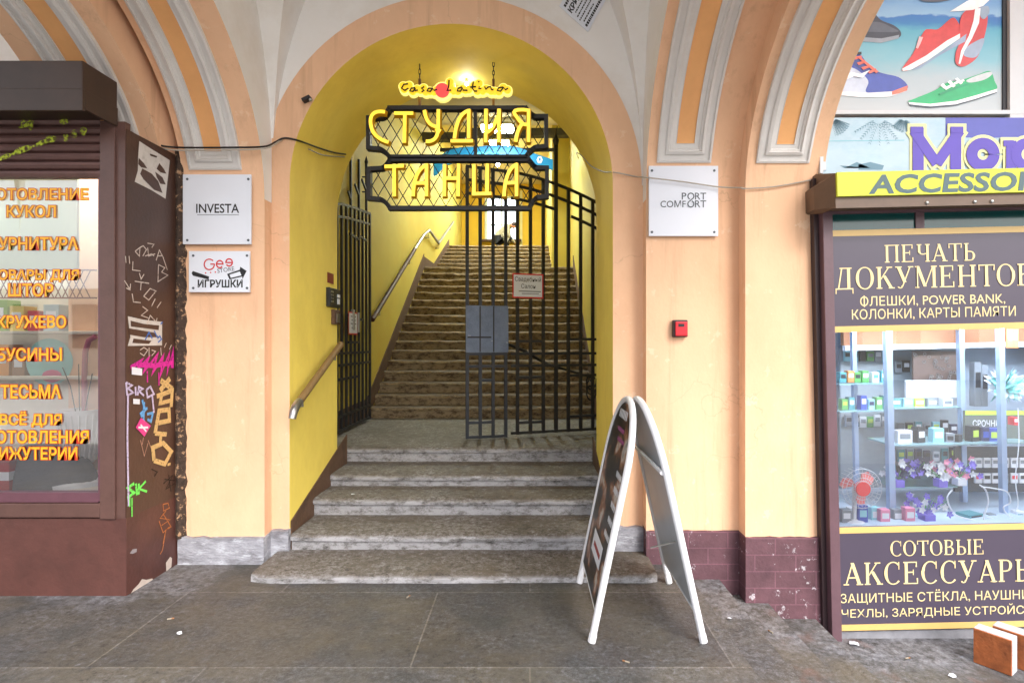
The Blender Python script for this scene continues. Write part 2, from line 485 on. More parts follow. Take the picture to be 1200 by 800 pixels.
# ------------------------------------------------------------------ the arcade building
CX, CZ, RI, RO = -0.534, 2.518, 1.097, 1.294
XL, XR = CX - RI, CX + RI
YB = 4.765
bld = thing('arcade_building', 'old apricot arcade building with white vaults and a deep yellow arch in its middle', 'building', (CX, 4.6, 0))

def arc(r, n=48, a0=math.pi, a1=0.0):
    return [(CX + r * math.cos(a0 + (a1 - a0) * i / n), CZ + r * math.sin(a0 + (a1 - a0) * i / n)) for i in range(n + 1)]

# orange wall below the springing, and the ring
yo = 3.822
mb = MB()
for (a, b) in ((-6.0, XL), (XR, 1.9)):
    build('wall', MB().quad((a, yo, -0.5), (b, yo, -0.5), (b, yo, CZ), (a, yo, CZ)), APRI, bld)
build('wall', MB().quad((1.9, 3.70, 2.4), (6, 3.70, 2.4), (6, 3.70, 6), (1.9, 3.70, 6)), APRI, bld)
mb = MB()
ia, oa = arc(RI), arc(RO)
for i in range(len(ia) - 1):
    mb.quad((ia[i][0], yo, ia[i][1]), (oa[i][0], yo, oa[i][1]), (oa[i + 1][0], yo, oa[i + 1][1]), (ia[i + 1][0], yo, ia[i + 1][1]))
    mb.quad((oa[i][0], yo, oa[i][1]), (oa[i][0], yo + .05, oa[i][1]), (oa[i + 1][0], yo + .05, oa[i + 1][1]), (oa[i + 1][0], yo, oa[i + 1][1]))
    if i == 0: pass
build('archivolt', mb, APRI, bld, smooth=True)
mb = MB()
n = 90
for i in range(n):
    a, b = -6 + 7.9 * i / n, -6 + 7.9 * (i + 1) / n
    za = CZ + math.sqrt(max(0, 1.2 ** 2 - (a - CX) ** 2)); zb = CZ + math.sqrt(max(0, 1.2 ** 2 - (b - CX) ** 2))
    mb.quad((a, YW, za), (b, YW, zb), (b, YW, 5.4), (a, YW, 5.4))
build('lunette', mb, WHITEW, bld)
# intrados and jambs of the deep arch
mb = MB()
pts = [(XL, -0.1), (XL, 0.8), (XL, 1.6)] + arc(RI) + [(XR, 1.6), (XR, 0.8), (XR, -0.1)]
for i in range(len(pts) - 1):
    for (ya, yb) in ((yo, 4.2), (4.2, YB)):
        mb.quad((pts[i][0], ya, pts[i][1]), (pts[i][0], yb, pts[i][1]), (pts[i + 1][0], yb, pts[i + 1][1]), (pts[i + 1][0], ya, pts[i + 1][1]))
build('arch_soffit', mb, YEL, bld, smooth=True)

# hall beyond
HL, HR, HR2, HB = -2.0, 0.82, 0.46, 16.5
mb = MB()
n = 60
for i in range(n):
    a, b = HL + (HR - HL) * i / n, HL + (HR - HL) * (i + 1) / n
    def top(x):
        return CZ + math.sqrt(max(0, RI ** 2 - (x - CX) ** 2)) if abs(x - CX) < RI else (0.0)
    za, zb = top(a), top(b)
    if za == 0 and zb > 0: za = CZ
    if zb == 0 and za > 0: zb = CZ
    mb.quad((a, YB, za), (b, YB, zb), (b, YB, 4.6), (a, YB, 4.6))
mb.quad((HL, YB, 0), (HL, 11.0, 0), (HL, 11.0, 7), (HL, YB, 7))
mb.quad((HL, 11.0, 0), (HL, HB, 0), (HL, HB, 7), (HL, 11.0, 7))
mb.quad((HR, YB, 0), (HR, 11.7, 0), (HR, 11.7, 7), (HR, YB, 7))
mb.quad((HR, 11.7, 0), (HR2, 11.7, 0), (HR2, 11.7, 7), (HR, 11.7, 7))
mb.quad((HR2, 11.7, 0), (HR2, HB, 0), (HR2, HB, 7), (HR2, 11.7, 7))
build('hall_wall', mb, mat('hall_side_paint', L(208, 190, 84), 0.7, 0.06, 1.5, L(206, 168, 36), 0.6, 0.5, (1, .7, 1.2)), bld)
wa, wb = P(569, 281, HB), P(607, 231, HB)
mb = MB()
for (x0, x1, z0, z1) in ((HL, wa.x, 0, 7), (wb.x, HR, 0, 7), (wa.x, wb.x, 0, wa.z), (wa.x, wb.x, wb.z, 7)):
    mb.quad((x0, HB, z0), (x1, HB, z0), (x1, HB, z1), (x0, HB, z1))
build('back_wall', mb, YELHALL, bld)
cp = [(4.6, 3.86), (10.6, 5.55), (10.62, 5.75), (12, 6.1), (HB + .1, 6.1)]
mb = MB()
for (a, b) in zip(cp, cp[1:]):
    mb.quad((HL - .1, a[0], a[1]), (HR + .1, a[0], a[1]), (HR + .1, b[0], b[1]), (HL - .1, b[0], b[1]))
build('hall_ceiling', mb, CREAM, bld)
build('cornice_beam', MB().box(HL, -1.2, 10.45, 10.6, 5.22, 5.36).box(-1.2, HR, 10.45, 10.6, 5.3, 5.44), mat('dark_beam', L(70, 64, 50), .7), bld)
fr = MB()
t = .05
fr.box(wa.x - .02, wa.x + t, HB - .04, HB + .12, wa.z, wb.z).box(wb.x - t, wb.x + .02, HB - .04, HB + .12, wa.z, wb.z).box(wa.x, wb.x, HB - .03, HB + .1, wb.z - t, wb.z + .02)
fr.box((wa.x + wb.x) / 2 - .025, (wa.x + wb.x) / 2 + .025, HB - .02, HB + .05, wa.z, wb.z - t).box(wa.x + t, wb.x - t, HB - .015, HB + .045, wa.z + .42, wa.z + .45)
win = build('window', fr, mat('window_frame_white', L(205, 215, 200), .5), bld)
build('pane', MB().quad((wa.x, HB + .08, wa.z), (wb.x, HB + .08, wa.z), (wb.x, HB + .08, wb.z), (wa.x, HB + .08, wb.z)), emis('daylight_glow_pane', (0.80, 0.93, 1.0, 1), 2.2), win)  # pane glows in place of the daylight outside
build('sill', MB().box(wa.x - .1, wb.x + .1, HB - .18, HB - .002, wa.z - .07, wa.z - .01, 0, .008), SKIRT, win)
build('curtain', MB().box(wb.x + .06, wb.x + .13, HB - .06, HB - .02, 3.9, 5.9), mat('pale_curtain', L(214, 206, 150), .9), bld)
# brown skirting along the steps, jamb and hall
def band(pts_lo, h, x, nx):
    m_ = MB()
    lo = [Vector((x, y, z)) for y, z in pts_lo]
    hi = [p + Vector((0, 0, h)) for p in lo]
    for i in range(len(lo) - 1):
        m_.prism([lo[i], lo[i + 1], hi[i + 1], hi[i]], (nx, 0, 0))
    return m_
build('skirting', band([(3.835, -.02), (5.0, .38)], .26, XL, .008), SKIRT, bld)
build('skirting', band([(3.835, -.02), (5.0, .38)], .24, XR, -.008), SKIRT, bld)
STAIR0, TR, RS = 7.0, .225, .1397
build('skirting', band([(5.0, .45), (6.9, .5), (10.6, 2.86)], .27, HL, .012), SKIRT, bld)
build('skirting', band([(5.0, .45), (6.9, .5), (10.6, 2.86)], .24, HR, -.012), SKIRT, bld)
build('skirting', band([(10.6, 2.86), (11.7, 2.88), (13.9, 3.8)], .22, HL, .012), SKIRT, bld)

# pilasters that run on as transverse ribs
def rib_path(y0, a, b, zs, z_bot, n=44, full=True):
    p = [(y0, z_bot + (zs - z_bot) * i / 8) for i in range(8)]
    for i in range(n + 1):
        t_ = (math.pi if full else math.pi / 2) * i / n
        p.append((y0 - a * (1 - math.cos(t_)), zs + b * math.sin(t_)))
    return p
ZS = 2.4
A1, B1 = 1.55, 1.20
A2, B2 = 1.43, 1.05
def rib(name, x0, x1, y0, a, b, zb, white_side=None, label=None):
    p = rib_path(y0, a, b, ZS, zb)
    mb = MB()
    ca = y0 - a
    for i in range(len(p) - 1):
        (ya, za), (yb, zb_) = p[i], p[i + 1]
        mb.quad((x0, ya, za), (x1, ya, za), (x1, yb, zb_), (x0, yb, zb_), 0)
        for sx, x in ((-1, x0), (1, x1)):
            mi = 1 if (white_side == sx and za > ZS - .01) else 0
            out = YW if ya > ca + .001 else ca - a
            mb.quad((x, ya, za), (x, out, za), (x, out, zb_), (x, yb, zb_), mi)
    for sx, x in ((-1, x0), (1, x1)):
        mi = 1 if white_side == sx else 0
        mb.quad((x, YW, ZS + b), (x, ca - a, ZS + b), (x, ca - a, 5.2), (x, YW, 5.2), mi)
    return build(name, mb, [APRI, WHITEW], bld, smooth=True, label=label)
ribL1 = rib('pilaster_rib', -2.288, -1.753, Y1, A1, B1, .17, 1)
ribL2 = rib('pilaster_rib', -2.95, -2.335, Y2, A2, B2, .17)
ribR1 = rib('pilaster_rib', .767, 1.403, Y1, A1, B1, .2, -1)
ribR2 = rib('pilaster_rib', 1.377, 1.876, Y2, A2, B2, .2)

def panel(parent, xc, w, y0, a, b, z0):
    """raised stucco frame running up the face of a rib"""
    p = []
    for i in range(4): p.append((y0, z0 + (ZS - z0) * i / 4)) if z0 < ZS else None
    t0 = math.asin(max(0, (z0 - ZS) / b)) if z0 >= ZS else 0
    for i in range(40):
        t_ = t0 + (2.6 - t0) * i / 39
        p.append((y0 - a * (1 - math.cos(t_)), ZS + b * math.sin(t_)))
    nr = []
    for i in range(len(p)):
        q0, q1 = p[max(i - 1, 0)], p[min(i + 1, len(p) - 1)]
        dy, dz = q1[0] - q0[0], q1[1] - q0[1]
        l = math.hypot(dy, dz); nr.append((-dz / l, dy / l))
    bw = w * .335
    pr = [(0, -.004), (0, .022), (.12, .026), (.14, .014), (.42, .014), (.45, .026), (.60, .032), (.64, .018), (.72, .018), (.76, .008), (.95, .008), (1.0, .012), (1.0, -.004)]
    mb = MB()
    for sgn in (-1, 1):
        rows = []
        for k, (yy, zz) in enumerate(p):
            rows.append([(xc + sgn * (w / 2 - u * bw), yy + nr[k][0] * h, zz + nr[k][1] * h) for u, h in pr])
        m_ = len(pr)
        # run the rail on below the first point so that it meets the foot
        v = [q for r_ in rows for q in r_]
        mb.add(v, [(i * m_ + j, i * m_ + j + 1, (i + 1) * m_ + j + 1, (i + 1) * m_ + j) for i in range(len(p) - 1) for j in range(m_ - 1)])
    # foot: same profile turned across, mitred by running it under the rails
    y_f, z_f = p[0]
    ny, nz = nr[0]
    ty, tz = nz, -ny
    fl = []
    for u, h in pr:
        s_ = u * bw
        xl, xr_ = xc - w / 2 + s_ * 1.0, xc + w / 2 - s_ * 1.0
        d = s_ - bw
        fl.append(((xl, y_f + ty * d + ny * h, z_f + tz * d + nz * h), (xr_, y_f + ty * d + ny * h, z_f + tz * d + nz * h)))
    for (a0, b0), (a1, b1) in zip(fl, fl[1:]):
        mb.quad(a0, b0, b1, a1)
    # corner pieces: rail profile carried down to the mitre
    for sgn in (-1, 1):
        for (u0, h0), (u1, h1) in zip(pr, pr[1:]):
            d0, d1 = u0 * bw - bw, u1 * bw - bw
            x0_, x1_ = xc + sgn * (w / 2 - u0 * bw), xc + sgn * (w / 2 - u1 * bw)
            mb.quad((x0_, y_f + ny * h0, z_f + nz * h0), (x1_, y_f + ny * h1, z_f + nz * h1), (x1_, y_f + ty * d1 + ny * h1, z_f + tz * d1 + nz * h1), (x0_, y_f + ty * d0 + ny * h0, z_f + tz * d0 + nz * h0))
    o = build('panel_moulding', mb, STUC, parent)
    o.data.polygons.foreach_set('use_smooth', [False] * len(o.data.polygons))
    # field in the deeper, shade-toned apricot
    mb = MB()
    xi = w / 2 - bw
    for k in range(len(p) - 1):
        c = []
        for (kk, sx) in ((k, -1), (k, 1), (k + 1, 1), (k + 1, -1)):
            c.append((xc + sx * xi, p[kk][0] + nr[kk][0] * .004, p[kk][1] + nr[kk][1] * .004))
        mb.quad(*c)
    build('panel_field', mb, APRI_D, parent, smooth=True)
panel(ribL1, -2.063, .345, Y1, A1, B1, 2.70)
panel(ribL2, -2.62, .36, Y2, A2, B2, 2.68)
panel(ribR1, 1.007, .354, Y1, A1, B1, 2.745)
panel(ribR2, 1.602, .336, Y2, A2, B2, 2.70)

# groined vaults
def vault(xc, hw):
    mb = MB()
    nx = ny = 64
    xs = [xc - hw * math.cos(math.pi * i / nx) for i in range(nx + 1)]
    yc, hy = 2.17, 1.67
    ys = [yc - hy * math.cos(math.pi * i / ny) for i in range(ny + 1)]
    def z(x, y):
        za = 2.517 + 2.2 * math.sqrt(max(0, 1 - ((x - xc) / hw) ** 2))
        zb = 2.517 + 2.2 * math.sqrt(max(0, 1 - ((y - yc) / hy) ** 2))
        return max(za, zb)
    v = [(x, y, z(x, y)) for y in ys for x in xs]
    fs = []
    for j in range(ny):
        for i in range(nx):
            a, b, c, d = j * (nx + 1) + i, j * (nx + 1) + i + 1, (j + 1) * (nx + 1) + i + 1, (j + 1) * (nx + 1) + i
            if i == j: fs += [(a, b, c), (a, c, d)]
            elif i + j == nx - 1: fs += [(a, b, d), (b, c, d)]
            else: fs.append((a, b, c, d))
    mb.add(v, fs)
    build('vault', mb, WHITEW, bld, smooth=True)
vault(-.493, 1.262)
vault(-4.2, 1.25)
# unseen storey, blocks sun above the vaults; right end added to shade the poster
build('upper_storey_blocker', MB().box(-6, 6, .45, 4.7, 5.15, 9), APRI, bld)

# plinths
def rough_block(mb, x0, x1, y0, y1, z0, z1, n=14, j=.006, seed=0):
    """front and top of a rough rendered block with an uneven upper edge"""
    rows = []
    zs = [z0 + (z1 - z0) * k / 5 for k in range(6)]
    for k, z in enumerate(zs):
        r_ = []
        for i in range(n + 1):
            x = x0 + (x1 - x0) * i / n
            nz = noise.noise(Vector((x * 9, z * 9, seed)))
            r_.append((x, y0 + j * nz, z + (j * 1.6 * noise.noise(Vector((x * 16, seed, 3))) if k == 5 else 0)))
        rows.append(r_)
    rows.append([(p[0], y1, p[2] + .004) for p in rows[-1]])
    v = [p for r_ in rows for p in r_]
    m_ = n + 1
    mb.add(v, [(a * m_ + i, a * m_ + i + 1, (a + 1) * m_ + i + 1, (a + 1) * m_ + i) for a in range(len(rows) - 1) for i in range(n)])
    for xx, idx in ((x0, 0), (x1, n)):
        col_ = [r_[idx] for r_ in rows]
        mb.poly(col_ + [(xx, y1, z0)])
    return mb
for (x0, x1, y0, zt, nn, sd) in ((-2.31, -1.745, Y1 - .03, .175, 14, 1), (-1.745, XL + .004, yo - .03, .19, 8, 2), (XR - .004, .765, yo - .03, .21, 8, 3)):
    build('plinth', rough_block(MB(), x0, x1, y0, YW, -.03, zt, nn, .010, seed=sd), PLINTH, bld)
def brick_mat():
    m = mat('painted_dark_brick', L(96, 64, 72), 0.7, 0.2, 9, L(70, 46, 54), 0.6, 7, bump=0.3, bscale=50, fleck=L(186, 180, 186), fleck_pos=0.6, fleck_scale=15)
    N = m.node_tree.nodes; K = m.node_tree.links
    b = N['Principled BSDF']; src = b.inputs['Base Color'].links[0].from_socket
    g = N.new('ShaderNodeNewGeometry'); sp = N.new('ShaderNodeSeparateXYZ'); cb = N.new('ShaderNodeCombineXYZ')
    K.new(g.outputs['Position'], sp.inputs[0]); K.new(sp.outputs['X'], cb.inputs['X']); K.new(sp.outputs['Z'], cb.inputs['Y'])
    br = N.new('ShaderNodeTexBrick'); K.new(cb.outputs[0], br.inputs['Vector'])
    br.inputs['Scale'].default_value = 1; br.inputs['Brick Width'].default_value = .26; br.inputs['Row Height'].default_value = .105; br.inputs['Mortar Size'].default_value = .004
    br.inputs['Color1'].default_value = (1, 1, 1, 1); br.inputs['Color2'].default_value = (.88, .88, .88, 1); br.inputs['Mortar'].default_value = (1.45, 1.45, 1.5, 1)
    ml = N.new('ShaderNodeVectorMath'); ml.operation = 'MULTIPLY'; K.new(src, ml.inputs[0]); K.new(br.outputs['Color'], ml.inputs[1]); K.new(ml.outputs[0], b.inputs['Base Color'])
    return m
BRICK = brick_mat()
for (x0, x1, y0, zb_, sd) in ((.765, 1.40, Y1 - .02, -.25, 4), (1.372, 1.885, Y2 - .02, -.45, 5)):
    build('brick_plinth', rough_block(MB(), x0, x1, y0, YW, zb_, .215, 16, .004, seed=sd), BRICK, bld)

# ------------------------------------------------------------------ stairs
def step_mb(x0, x1, yf, yb, z0, z1, seed, n=36, wear=.008, endr=0.0):
    prof = [(yb, 0, z1), (yf + .12, .3, z1), (yf + .03, .8, z1 - .001), (yf + .01, 1, z1 - .007), (yf, 1, z1 - .02), (yf + .003, .7, z1 - .042), (yf + .022, .3, z1 - .05), (yf + .024, .3, z1 - .06), (yf + .024, .3, z0)]
    if z1 - z0 < .09: prof = prof[:5] + [(yf + .004, .5, z0)]
    v = []
    for i in range(n + 1):
        u = i / n
        x = x0 + (x1 - x0) * u
        c = 1 - (2 * u - 1) ** 4
        for (y, k, z) in prof:
            a = noise.noise(Vector((x * 3.1, seed * 7.3, z * 3))) + .5 * noise.noise(Vector((x * 13, seed * 3.1, z * 20)))
            e = endr * max(0, 1 - (min(u, 1 - u) * (x1 - x0)) / .12) ** 2 if endr else 0
            v.append((x, y + k * (wear * a) + e * (1 if y < yb - .01 else 0), z - k * wear * .9 * (c * .6 + a * .6)))
    m_ = len(prof)
    mb = MB().add(v, [(i * m_ + j, i * m_ + j + 1, (i + 1) * m_ + j + 1, (i + 1) * m_ + j) for i in range(n) for j in range(m_ - 1)])
    for i in (0, n):
        mb.poly([v[i * m_ + j] for j in range(m_)] + [(v[i * m_][0], yb, z0)])
    return mb
st = thing('front_steps', 'five broad worn grey stone steps with pale chipped risers leading up into the yellow arch', 'steps', (CX, 3.8, 0))
FS = [(-1.70, .775, 3.406, 3.9, -.03, .05), (-1.615, .60, 3.80, 4.4, .02, .16), (XL - .01, XR + .01, 4.215, 4.75, .13, .288), (XL - .01, XR + .01, 4.57, 5.2, .26, .385), (HL - .02, HR + .02, 5.056, 7.12, .35, .516)]
for i, a in enumerate(FS):
    build('step', step_mb(*a, seed=i + 1, n=90, wear=.016, endr=.02 if i == 0 else 0), STONE if i < 4 else STONE, st, smooth=True)
up = thing('hall_staircase', 'long straight flight of brown worn stone stairs rising through the yellow hall behind the gate', 'stairs', (CX, 7, .516))
for k in range(17):
    z1 = .516 + RS * (k + 1)
    yf = STAIR0 + TR * k
    build('step', step_mb(HL - .01, HR + .01, yf, yf + (TR + .1 if k < 16 else 1.4), z1 - RS - .03, z1, seed=20 + k, n=60, wear=.024), STONE_IN, up, smooth=True)
LZ = .516 + RS * 17
for k in range(7):
    z1 = LZ + .139 * (k + 1)
    yf = 11.7 + .36 * k
    build('step', step_mb(HL - .01, HR2 + .01, yf, yf + (.5 if k < 6 else 4.0), z1 - .17, z1, seed=50 + k, n=30, wear=.014), STONE_IN, up, smooth=True)
TOPZ = LZ + .139 * 7

# ------------------------------------------------------------------ hanging sign in the arch
YS = 4.256
SX = lambda x, y, d=0: P(420 + x / 4, 60 + y / 4, YS) + Vector((0, -d, 0))      # sheet of the sign
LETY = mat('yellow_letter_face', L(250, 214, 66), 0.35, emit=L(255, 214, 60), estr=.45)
LETS = mat('golden_letter_side', L(226, 168, 24), 0.4)
sg = thing('hanging_sign', 'black wrought iron sign frame with diamond lattice and big yellow letters СТУДИЯ ТАНЦА', 'sign', SX(465, 740))
IN = Vector((0, -1, 0))
def frame_bar(mb, pts, w=.03):
    mb.ribbon([SX(x, y) + Vector((0, .03, 0)) for x, y in pts], w, IN, .06)
def curve3(a, b, c, n=8):
    return [((1 - t) ** 2 * a[0] + 2 * t * (1 - t) * b[0] + t * t * c[0], (1 - t) ** 2 * a[1] + 2 * t * (1 - t) * b[1] + t * t * c[1]) for t in [i / n for i in range(n + 1)]]
def outline(top, bot, xl, xr, ia, ib, lt, lb):
    """left-top corner, top bar, right corner ... as one closed list"""
    p = [(xl, lt)] + curve3((xl + 60, lt - 4), (ia - 15, lt - 10), (ia, top)) + curve3((ib, top), (ib + 20, lt - 16), (xr - 50, lt - 6)) + [(xr, lt - 6), (xr, lb - 8)]
    p += curve3((xr - 45, lb - 4), (ib + 20, lb + 6), (ib, bot)) + curve3((ia, bot), (ia - 20, lb + 12), (xl + 50, lb + 4)) + [(xl, lb)]
    return p
up_o = outline(272, 500, 50, 880, 148, 785, 317, 458)
lo_o = outline(512, 738, 52, 884, 150, 800, 556, 692)
mb = MB()
for o_ in (up_o, lo_o):
    pts = o_ + [o_[0]]
    for a, b in zip(pts, pts[1:]):
        d = (SX(*b) - SX(*a)).normalized() * .012
        mb.ribbon([SX(*a) - d + Vector((0, .03, 0)), SX(*b) + d + Vector((0, .03, 0))], .03, IN, .06 + .001 * (pts.index(a) % 2))
mb.box(SX(548, 0).x - .012, SX(548, 0).x + .012, YS - .012, YS + .035, SX(0, 500).z, SX(0, 275).z)
mb.box(SX(150, 0).x, SX(800, 0).x, YS - .024, YS + .026, SX(0, 518).z, SX(0, 494).z)
for (x, y) in ((18, 590), (18, 660)):
    mb.tube([SX(x, y), SX(52, y)], .006, 6)
build('frame', mb, IRON, sg)
# lattice, clipped to the outlines
def clip_seg(p, q, poly):
    ts = [0.0, 1.0]
    n_ = len(poly)
    for i in range(n_):
        a, b = poly[i], poly[(i + 1) % n_]
        d = (q[0] - p[0], q[1] - p[1]); e = (b[0] - a[0], b[1] - a[1])
        den = d[0] * e[1] - d[1] * e[0]
        if abs(den) < 1e-9: continue
        t_ = ((a[0] - p[0]) * e[1] - (a[1] - p[1]) * e[0]) / den
        u_ = ((a[0] - p[0]) * d[1] - (a[1] - p[1]) * d[0]) / den
        if 0 <= t_ <= 1 and 0 <= u_ <= 1: ts.append(t_)
    ts.sort()
    out = []
    for a, b in zip(ts, ts[1:]):
        m_ = (a + b) / 2
        x, y = p[0] + d0(p, q, m_)[0], p[1] + d0(p, q, m_)[1]
        ins = False
        for i in range(n_):
            (x1, y1), (x2, y2) = poly[i], poly[(i + 1) % n_]
            if (y1 > y) != (y2 > y) and x < (x2 - x1) * (y - y1) / (y2 - y1) + x1: ins = not ins
        if ins and b - a > 1e-3: out.append(((p[0] + (q[0] - p[0]) * a, p[1] + (q[1] - p[1]) * a), (p[0] + (q[0] - p[0]) * b, p[1] + (q[1] - p[1]) * b)))
    return out
def d0(p, q, t_): return ((q[0] - p[0]) * t_, (q[1] - p[1]) * t_)
mb = MB()
for o_ in (up_o, lo_o):
    ys_ = [p[1] for p in o_]
    t0, t1 = min(ys_), max(ys_)
    for sgn, off in ((1, .018), (-1, .024)):
        for k in range(-8, 24):
            x = 60 + k * 58
            dx = (t1 - t0) * .62 * sgn
            for a, b in clip_seg((x - dx / 2, t0 - 5), (x + dx / 2, t1 + 5), o_):
                mb.tube([SX(*a) + Vector((0, off, 0)), SX(*b) + Vector((0, off, 0))], .0035, 5)
build('lattice', mb, IRON, sg)
def letter(strokes, w=.041, feet=()):
    mb = MB()
    for i, s_ in enumerate(strokes):
        ww = w
        if isinstance(s_, tuple): s_, ww = s_
        mb.ribbon([SX(x, y, .034) for x, y in s_], ww, IN, .045 + .0011 * i, 0, .62, side=1)
    return build('letter', mb, [LETY, LETS], sg)
C3 = curve3
letter([C3((142, 306), (60, 290), (72, 365), 9) + C3((72, 365), (80, 425), (158, 446), 8)[1:]])
letter([[(174, 311), (272, 311)], [(229, 300), (226, 452)]])
letter([[(316, 292)] + C3((320, 305), (330, 375), (388, 374), 6), [(383, 288), (382, 385)] + C3((382, 385), (378, 448), (320, 440), 7)])
letter([[(434, 438), (547, 438)], C3((456, 432), (468, 300), (534, 298), 9), [(523, 288), (522, 432)]])
letter([[(602, 286), (600, 450)], [(662, 286), (660, 450)], C3((603, 402), (640, 385), (656, 318), 6)])
letter([[(798, 286), (797, 448)], C3((800, 298), (700, 285), (745, 330), 6) + C3((745, 330), (770, 372), (796, 362), 5)[1:], C3((772, 358), (745, 380), (738, 448), 6)])
letter([[(130, 556), (228, 553)], [(179, 548), (180, 698)]])
letter([C3((266, 698), (268, 560), (338, 548), 9), [(328, 538), (328, 698)], [(272, 632), (328, 632)]])
letter([[(411, 540), (410, 698)], [(476, 538), (473, 698)], [(411, 610), (473, 610)]])
letter([[(546, 540), (546, 688)], [(608, 538), (606, 684)], [(532, 682), (632, 680)]])
letter([C3((684, 698), (690, 555), (752, 544), 9), [(742, 536), (742, 698)], [(692, 632), (742, 630)]])
for x in (491, 578):
    z0, z1 = P(x, 128, YS).z, P(x, 91, YS).z
    xx = P(x, 0, YS).x
    rd = build('rod', MB().box(xx - .009, xx + .009, YS + .02, YS + .038, z0, z1), mat('rusty_rod', L(92, 60, 44), .7, .2, 30), sg)
    zt = CZ + math.sqrt(RI ** 2 - (xx - CX) ** 2)
    mb = MB()
    nl = max(2, int((zt - z1) / .032))
    h = (zt - z1) / nl
    for k in range(nl):
        zc = z1 + h * (k + .5)
        c = [(math.cos(a) * .008, math.sin(a) * h * .62) for a in [2 * math.pi * j / 10 for j in range(10)]]
        mb.tube([(xx + (u if k % 2 else 0), YS + .029 + (0 if k % 2 else u), zc + w_) for u, w_ in c], .0032, 5, closed=True)
    build('chain', mb, IRON, rd)

# script sign above it
YC = YS - .03
SS = lambda x, y, d=0: P(460 + x / 8, 70 + y / 8, YC) + Vector((0, -d, 0))
cs = thing('script_sign', 'small backlit yellow script sign Casa Latina with a red disc above the lattice sign', 'sign', SS(600, 400))
GLOWY = mat('backlit_yellow', L(252, 214, 44), 0.4, emit=L(255, 206, 40), estr=.25)
RIMY = mat('pale_yellow_edge', L(255, 246, 150), 0.4, emit=L(255, 240, 130), estr=.35)
blob = [(440, 318), (510, 312), (475, 335), (545, 270), (400, 325), (270, 308), (580, 315), (690, 308), (850, 315), (960, 320), (905, 305), (110, 270), (165, 265), (120, 300), (200, 320), (240, 300), (300, 290), (320, 325), (360, 320), (420, 310), (545, 235), (540, 300), (620, 320), (660, 300), (720, 305), (770, 270), (815, 250), (800, 320), (880, 300), (930, 320), (1000, 325), (1040, 290), (1080, 310)]
def disc(mb, x, y, r, d0_, d1_, mi=0, side=None, n=22):
    c = [SS(x + r * math.cos(2 * math.pi * j / n), y + r * math.sin(2 * math.pi * j / n), d0_) for j in range(n)]
    mb.prism(c, (0, -(d1_ - d0_), 0), mi, side)
bd, fc = MB(), MB()
for i, (x, y) in enumerate(blob):
    disc(bd, x, y, 46, 0, .030 + .0003 * i)
    disc(fc, x, y, 35, .02, .040 + .0003 * i)
disc(bd, 475, 320, 90, 0, .038)
build('outer_shell', bd, [RIMY], cs)
build('face', fc, GLOWY, cs)
mb = MB(); disc(mb, 475, 315, 66, .03, .0415 + .01, n=36)
build('red_disc', mb, mat('red_disc_paint', L(238, 84, 84), .4, emit=L(240, 60, 60), estr=.35), cs)
script = ["C", [(160, 258), (120, 265), (100, 300), (130, 320), (165, 300)], [(225, 295), (190, 300), (175, 325), (205, 330), (230, 298), (225, 325), (250, 315)], [(310, 285), (285, 300), (308, 320), (285, 335)], [(390, 300), (350, 300), (335, 325), (365, 330), (390, 302), (400, 320), (430, 310)], [(540, 225), (535, 290), (520, 320), (560, 318)], [(660, 290), (625, 300), (615, 325), (645, 328), (665, 295), (670, 318), (710, 320)], [(765, 235), (755, 300), (775, 328), (800, 325)], [(820, 285), (815, 305), (840, 300)], [(735, 290), (790, 285)], [(870, 285), (880, 310), (900, 290), (925, 285), (930, 310), (950, 315)], [(1040, 290), (1000, 295), (985, 320), (1015, 328), (1045, 292), (1060, 315), (1085, 300)]]
mb = MB()
for i, s_ in enumerate(script):
    if isinstance(s_, str): continue
    mb.tube([SS(x, y, .055) for x, y in s_], .0058, 6)
mb.ball(SS(815, 240, .055), .006)
build('lettering', mb, INK, cs)

# ------------------------------------------------------------------ gates
GZ0 = .545
def gate_pt(u0, y0, u1, y1):
    """line on plan between two plan points; returns f(s, z) with s metres from the first"""
    a, b = Vector((u0, y0, 0)), Vector((u1, y1, 0))
    d = (b - a).normalized()
    return (lambda s_, z: a + d * s_ + Vector((0, 0, z))), (b - a).length, Vector((d.y, -d.x, 0))
def gbar(mb, pts, w=.026, t=.022, nrm=(0, -1, 0)):
    nn = Vector(nrm).normalized()
    mb.ribbon([p - nn * t / 2 for p in pts], w, nn, t)

# right leaf: straight on plan, seven bars in view plus two behind the jamb
pa, pb = P(605, 0, 5.59), P(699, 0, 5.87)
fm, Lm, nm = gate_pt(pa.x, pa.y, pa.x + (pb.x - pa.x) * 1.12, pa.y + (pb.y - pa.y) * 1.12)
ga = thing('iron_gate', 'tall black iron gate leaf with one spear finial, closing the right half of the arch', 'gate', fm(Lm / 2, GZ0))
def top_r(s_):  # upper rail, falling towards the hinge
    u = s_ / Lm
    return 3.14 - .10 * u - .17 * u * u
nb = 8
for k in range(nb):
    s_ = .012 + (Lm - .024) * k / (nb - 1)
    mb = MB()
    z1 = top_r(s_) + .0
    if k == 3: z1 = 3.48
    gbar(mb, [fm(s_, GZ0 + .012 * 0), fm(s_, z1)], .031 if k != 3 else .036, .026, nm)
    if k == 3:
        t_ = fm(s_, z1)
        mb.lathe([(.0, -.03), (.022, -.02), (.034, .03), (.0, .12)], t_, 8)
        mb.tube([t_ + Vector((0, 0, .1)), t_ + Vector((.015, 0, .17))], .004, 5)
    build('bar', mb, IRON, ga)
